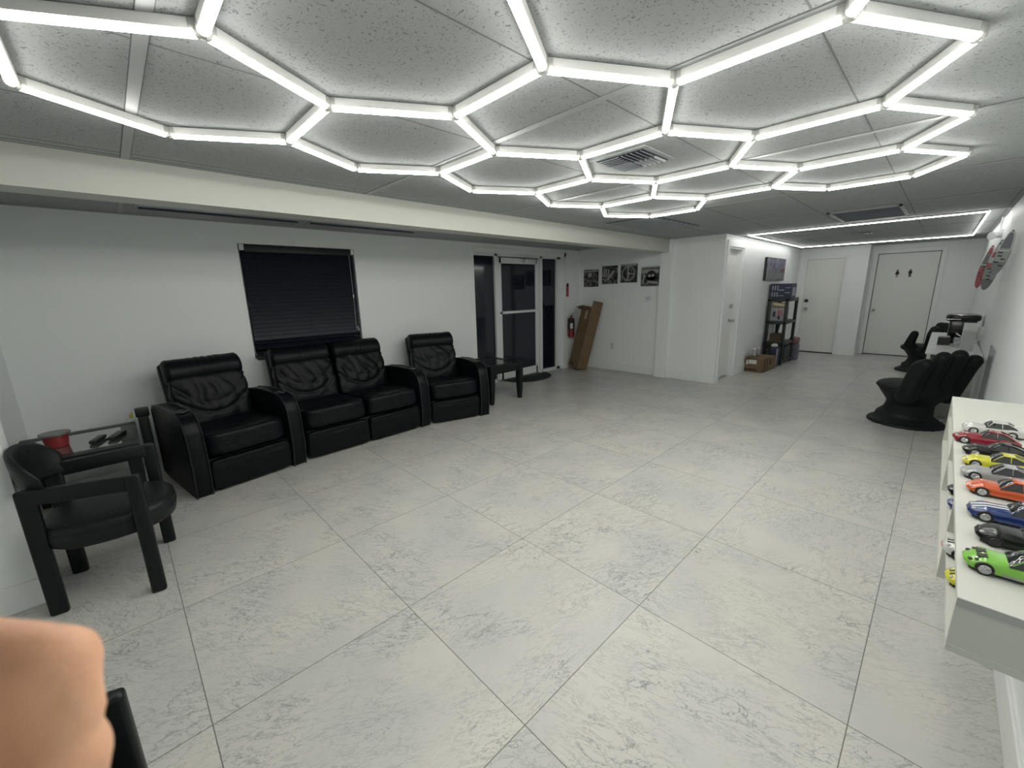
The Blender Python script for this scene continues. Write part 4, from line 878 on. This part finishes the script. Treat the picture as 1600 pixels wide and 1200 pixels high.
# ------------------------------------------------------------------ wall shelf of toy cars
SY = -.105; ZT = .87
t = thing('display_shelf', 'long white wall shelf with open compartments full of toy cars', 'shelf', (2.2, -.23, 0))
def sbb(bm, lo, hi, b=0): bb(bm, (lo[0] - 2.2, lo[1] + .23, lo[2]), (hi[0] - 2.2, hi[1] + .23, hi[2]), b)
XN, XJ, XEND = 1.145, 1.715, 3.30; ZBN, ZBF = .742, .60
bm = bmesh.new(); sbb(bm, (XN, YR, ZT - .018), (XEND, SY, ZT), .001); obj('top_board', bm, 'shelfwhite', t, smooth=False)
bm = bmesh.new(); sbb(bm, (XN - .001, YR, ZT - .019), (XN + .001, SY, ZT - .001)); obj('edge_band', bm, 'edgegrey', t, smooth=False)
bm = bmesh.new(); sbb(bm, (XN, YR, ZBN), (XJ, SY, ZBN + .016), .001); obj('bottom_board', bm, 'shelfwhite', t, smooth=False)
bm = bmesh.new(); sbb(bm, (XJ + .016, YR, ZBF), (XEND, SY, ZBF + .016)); obj('bottom_board', bm, 'shelfwhite', t, smooth=False)
bm = bmesh.new(); sbb(bm, (XJ + .016, YR, ZBN), (XEND - .016, SY - .002, ZBN + .014)); obj('middle_board', bm, 'shelfwhite', t, smooth=False)
bm = bmesh.new(); sbb(bm, (XN + .001, YR, ZBN + .014), (XN + .017, SY, ZT - .018)); obj('end_panel', bm, 'shelfwhite', t, smooth=False)
bm = bmesh.new(); sbb(bm, (XEND - .016, YR, ZBF), (XEND, SY, ZT - .018)); obj('end_panel', bm, 'shelfwhite', t, smooth=False)
bm = bmesh.new(); sbb(bm, (XJ, YR, ZBF), (XJ + .016, SY, ZT - .018)); obj('divider', bm, 'shelfwhite', t, smooth=False)
bm = bmesh.new(); sbb(bm, (2.46, YR, ZBF + .016), (2.476, SY - .002, ZT - .018)); obj('divider', bm, 'shelfwhite', t, smooth=False)
bm = bmesh.new(); sbb(bm, (XN + .017, YR, ZBN + .016), (XJ, YR + .006, ZT - .018)); sbb(bm, (XJ + .016, YR, ZBF + .016), (XEND - .016, YR + .006, ZT - .018)); obj('back_panel', bm, 'shelfwhite', t, smooth=False)

def lerp_table(tab, s):
    for i in range(len(tab) - 1):
        if s <= tab[i + 1][0]:
            a, b = tab[i], tab[i + 1]; f = (s - a[0]) / (b[0] - a[0]); f = f * f * (3 - 2 * f) * .5 + f * .5
            return a[1] + (b[1] - a[1]) * f
    return tab[-1][1]
def toy_car(label, loc, rz, pm, style='mid', stripes=None, L=.176, W=.080, Ht=.053, rim='rim', roof=None):
    """local: nose toward +y, centred, wheels on z=0"""
    t = thing('toy_car', label, 'toy car', loc, rz, 'model cars on the white shelf')
    hood = {'mid': [(0, .30), (.06, .46), (.17, .64), (.34, .66), (.5, .70), (.72, .72), (.9, .66), (1, .48)],
            'long': [(0, .34), (.05, .52), (.2, .66), (.42, .70), (.6, .70), (.8, .70), (.93, .66), (1, .5)],
            'muscle': [(0, .46), (.03, .62), (.2, .68), (.4, .71), (.6, .73), (.8, .74), (.95, .76), (1, .6)]}[style]
    cab = {'mid': (.36, .50, .63, .88), 'long': (.42, .53, .68, .90), 'muscle': (.36, .46, .68, .84)}[style]
    wid = [(0, .40), (.025, .62), (.07, .82), (.18, .97), (.35, .93), (.6, .95), (.8, 1.0), (.95, .9), (1, .78)]
    ns, nr = 30, 14; z0 = .0085; bm = bmesh.new(); rings = []
    wf, wr_ = .175, .775
    for i in range(ns + 1):
        s = i / ns; y = L / 2 - s * L; hwid = W / 2 * lerp_table(wid, s); top = Ht * lerp_table(hood, s)
        bot = z0 + (.006 * (1 - min(1, s / .06)) if s < .06 else 0) + (.006 * max(0, (s - .94) / .06))
        fl = max(math.exp(-((s - wf) / .07) ** 2), math.exp(-((s - wr_) / .08) ** 2))
        ring = []
        for j in range(nr + 1):
            a = math.pi * j / nr; cx = math.cos(a); sx = math.sin(a)
            x = hwid * math.copysign(abs(cx) ** .42, cx); zt = bot + (top - bot) * sx ** .55 + .0035 * fl * math.exp(-((abs(cx) - .82) / .2) ** 2)
            ring.append(bm.verts.new((x, y, zt)))
        rings.append(ring)
    for i in range(ns):
        for j in range(nr): bm.faces.new((rings[i][j], rings[i + 1][j], rings[i + 1][j + 1], rings[i][j + 1]))
        bm.faces.new((rings[i][0], rings[i][nr], rings[i + 1][nr], rings[i + 1][0]))
    bm.faces.new(rings[0]); bm.faces.new(rings[-1]); obj('body', bm, pm, t, angle=50)
    def surf(s): return Ht * lerp_table(hood, s)
    # glasshouse
    bm = bmesh.new(); s0, s1, s2, s3 = cab; n2 = 12
    rings = []
    for i in range(n2 + 1):
        s = s0 + (s3 - s0) * i / n2; y = L / 2 - s * L; b = surf(s) - .004
        f = 1 if s1 <= s <= s2 else ((s - s0) / (s1 - s0) if s < s1 else (s3 - s) / (s3 - s2)); f = max(.0, f) ** .75
        tp = b + .004 + (Ht - surf(s) + .001) * f
        wb = W / 2 * .84; wt = W / 2 * (.84 - .24 * f)
        rings.append([bm.verts.new(p) for p in ((-wb, y, b), (-wt, y, tp - .0015), (-wt * .85, y, tp), (wt * .85, y, tp), (wt, y, tp - .0015), (wb, y, b))])
    for i in range(n2):
        for j in range(5): bm.faces.new((rings[i][j], rings[i + 1][j], rings[i + 1][j + 1], rings[i][j + 1]))
    bm.faces.new(rings[0]); bm.faces.new(rings[-1]); obj('window_glass', bm, 'carglass', t, angle=40)
    # roof and pillars
    bm = bmesh.new(); ya, yb = L / 2 - (s1 + .005) * L, L / 2 - (s2 + .03) * L; tz = Ht + .0012
    bx(bm, (0, (ya + yb) / 2, tz), (W * .56, abs(ya - yb), .0022), .001)
    for sx in (-1, 1):
        yp = L / 2 - s0 * L; yq = L / 2 - s3 * L
        tube(bm, [(sx * W * .40, yp - .004, surf(s0) + .001), (sx * W * .285, ya, tz)], .0013, 5)
        tube(bm, [(sx * W * .40, yq, surf(s3) + .001), (sx * W * .34, (yb + yq) / 2, (tz + surf(s3)) / 2 + .002), (sx * W * .285, yb, tz)], .0022, 5)
        tube(bm, [(sx * W * .405, (ya + yb) / 2 - .004, surf(.55) - .001), (sx * W * .29, (ya + yb) / 2 - .003, tz)], .0012, 5)
    obj('roof', bm, roof or pm, t)
    wrad = .0137
    for s in (wf, wr_):
        for sx in (-1, 1):
            y = L / 2 - s * L; x = sx * (W / 2 * lerp_table(wid, s) - .0035)
            bm = bmesh.new(); cyl(bm, (x - sx * .010, y, wrad), (x + sx * .0048, y, wrad), wrad, seg=22); wh = obj('wheel', bm, 'tyre', t)
            bm = bmesh.new(); xo = x + sx * .0052; tube(bm, [(xo, y + wrad * .66 * math.cos(k * math.pi / 9), wrad + wrad * .66 * math.sin(k * math.pi / 9)) for k in range(18)], .0011, 5, True)
            for k in range(5): a = k * 2 * math.pi / 5 + .3; tube(bm, [(xo, y, wrad), (xo, y + wrad * .62 * math.cos(a), wrad + wrad * .62 * math.sin(a))], .0014, 5)
            cyl(bm, (xo - sx * .0006, y, wrad), (xo - sx * .0001, y, wrad), wrad * .6, seg=18)
            sph(bm, (xo, y, wrad), .0022, u=8, v=6); obj('rim', bm, rim, wh)
    bm = bmesh.new()
    for sx in (-1, 1):
        for s in (wf, wr_):
            y = L / 2 - s * L; hwid = W / 2 * lerp_table(wid, s)
            cyl(bm, (sx * (hwid - .006), y, wrad + .0005), (sx * (hwid + .0006), y, wrad + .0005), wrad * 1.07, seg=22)
    bb(bm, (-W * .38, -L * .46, .004), (W * .38, L * .45, .010)); obj('wheel_arch', bm, 'underbody', t)
    for sx in (-1, 1):
        bm = bmesh.new(); sph(bm, (sx * W * .27, L / 2 - .055 * L, surf(.055) * .93), .0042, (1.3, 1.2, .7), u=10, v=8)
        obj('headlamp', bm, 'lamp' if pm != 'paint_green' else 'underbody', t)
    if stripes:
        bm = bmesh.new()
        for x in (-.008, .008):
            for a, b in ((.04, s0 - .01),):
                m_ = 8; r0 = []
                for i in range(m_ + 1):
                    s = a + (b - a) * i / m_; y = L / 2 - s * L; z = surf(s) + .0006
                    r0.append((bm.verts.new((x - .004, y, z)), bm.verts.new((x + .004, y, z))))
                for i in range(m_): bm.faces.new((r0[i][0], r0[i][1], r0[i + 1][1], r0[i + 1][0]))
            bx(bm, (x, (ya + yb) / 2, tz + .0014), (.008, abs(ya - yb) * .96, .0006))
        obj('stripe', bm, stripes, t, smooth=False)
    if pm == 'paint_green':
        bm = bmesh.new()
        for x in (-.012, .012): bx(bm, (x, L / 2 - .15 * L, surf(.15) + .0006), (.017, .016, .001), 0, Matrix.Rotation(R(-12), 3, 'X'))
        for x in (-.026, .026): bx(bm, (x, L / 2 - .10 * L, surf(.10) + .0004), (.008, .006, .001), 0, Matrix.Rotation(R(-14), 3, 'X'))
        obj('hood_vent', bm, 'darkprint', t, smooth=False)
        bm = bmesh.new(); bb(bm, (-W / 2 * .955, -L * .28, .0085), (W / 2 * .955, L * .18, .0135)); obj('sill', bm, 'paint_silver', t)
    return t
ys0 = -.12 - .084
cars = [('bright green toy sports car with black hood vents, nearest on the shelf top', 1.318, 'paint_green', 'mid', None, .004, 3, 'rim'),
        ('black toy sports car on the shelf top between the green and the blue one', 1.478, 'paint_black', 'long', None, -.019, 2, 'rimdark'),
        ('dark blue toy sports car with white stripes on the shelf top', 1.625, 'paint_blue', 'long', 'whitepaper', -.008, 4, 'rim'),
        ('orange toy sports car on the shelf top', 1.818, 'paint_orange', 'mid', None, -.010, 3, 'rim'),
        ('silver toy sports car on the shelf top between the orange and the yellow one', 1.952, 'paint_silver', 'mid', None, 0, 3, 'rim'),
        ('yellow toy sports car on the shelf top', 2.085, 'paint_yellow', 'mid', None, -.006, 1, 'rim'),
        ('black toy car with silver wheels beyond the yellow one', 2.225, 'paint_black', 'mid', None, -.008, 3, 'rim'),
        ('dark red toy car at the far end of the shelf top', 2.385, 'paint_red', 'long', None, .016, 3, 'rim'),
        ('white toy muscle car, furthest on the shelf top', 2.56, 'paint_white', 'muscle', None, -.012, 4, 'rim')]
for lab, x, pm, st, stp, dy, a, rim in cars: toy_car(lab, (x, ys0 + dy, ZT), R(a), pm, st, stp, rim=rim)
low = [('white toy car with black lettering on the lower board, under the black car', 1.58, 'paint_white', 'muscle', 'darkprint', .022, ZBN + .016),
       ('yellow and black toy car on the lower board, under the green car', 1.42, 'paint_yellow', 'mid', 'darkprint', .016, ZBN + .016),
       ('black toy car on the middle board of the far compartment', 2.07, 'paint_black', 'mid', None, .013, ZBN + .014),
       ('blue toy car on the middle board, before the black one', 1.93, 'paint_blue', 'mid', None, .013, ZBN + .014),
       ('orange toy car on the lowest board', 1.90, 'paint_orange', 'mid', None, .006, ZBF + .016)]
for lab, x, pm, st, stp, dy, z in low: toy_car(lab, (x, ys0 + dy, z), R(2), pm, st, stp)

# ------------------------------------------------------------------ photographer's hand, fingers reaching past the lens
def cs(x, y, z): return Vector((0, 0, H)) + RX * x + RY * y + RF * z       # point given from the eye: right, down, forward (m)
bm = bmesh.new()
def chain(pts, rs):
    P = [cs(*p) for p in pts]
    for i in range(len(P) - 1): capsule(bm, P[i], P[i + 1], rs[i], rs[i + 1])
chain([(-.190, .075, .060), (-.150, .0665, .086), (-.122, .0615, .092), (-.1000, .0620, .0900)], [.0092, .0088, .0085, .0083])
chain([(-.112, .0585, .0905), (-.0978, .0588, .0900)], [.0060, .0050])
chain([(-.104, .0655, .0895), (-.0952, .0655, .0890)], [.0060, .0053])
chain([(-.104, .0705, .0895), (-.0943, .0712, .0888)], [.0060, .0054])
chain([(-.188, .094, .062), (-.146, .086, .090), (-.116, .0825, .094), (-.0970, .0815, .0885)], [.0096, .0092, .0090, .0088])
chain([(-.104, .0880, .0885), (-.0955, .0885, .0880)], [.0075, .0070])
chain([(-.186, .112, .062), (-.148, .105, .090), (-.120, .1015, .094), (-.1035, .1015, .0885)], [.0094, .0090, .0087, .0084])
chain([(-.184, .128, .058), (-.152, .123, .082), (-.130, .120, .086), (-.115, .119, .081)], [.0082, .0078, .0074, .0070])
chain([(-.205, .075, .010), (-.185, .050, .000), (-.165, .035, -.006), (-.148, .024, -.008)], [.013, .0115, .0105, .0095])
capsule(bm, cs(-.215, .09, .02), cs(-.192, .077, .058), .020, .012); capsule(bm, cs(-.213, .105, .02), cs(-.19, .095, .06), .018, .012)
capsule(bm, cs(-.211, .12, .02), cs(-.188, .112, .06), .018, .0115); capsule(bm, cs(-.21, .132, .02), cs(-.186, .128, .056), .016, .010)
capsule(bm, cs(-.222, .115, -.01), cs(-.215, .10, .03), .026, .020); capsule(bm, cs(-.228, .13, -.05), cs(-.222, .112, -.01), .026, .027); capsule(bm, cs(-.235, .19, -.22), cs(-.228, .13, -.05), .040, .026)
hnd = remeshed('hand', bm, 'skin', None, .0022, 5)
tag(hnd, 'blurred bare fingers of the person taking the photo, at the lower left edge', 'hand')
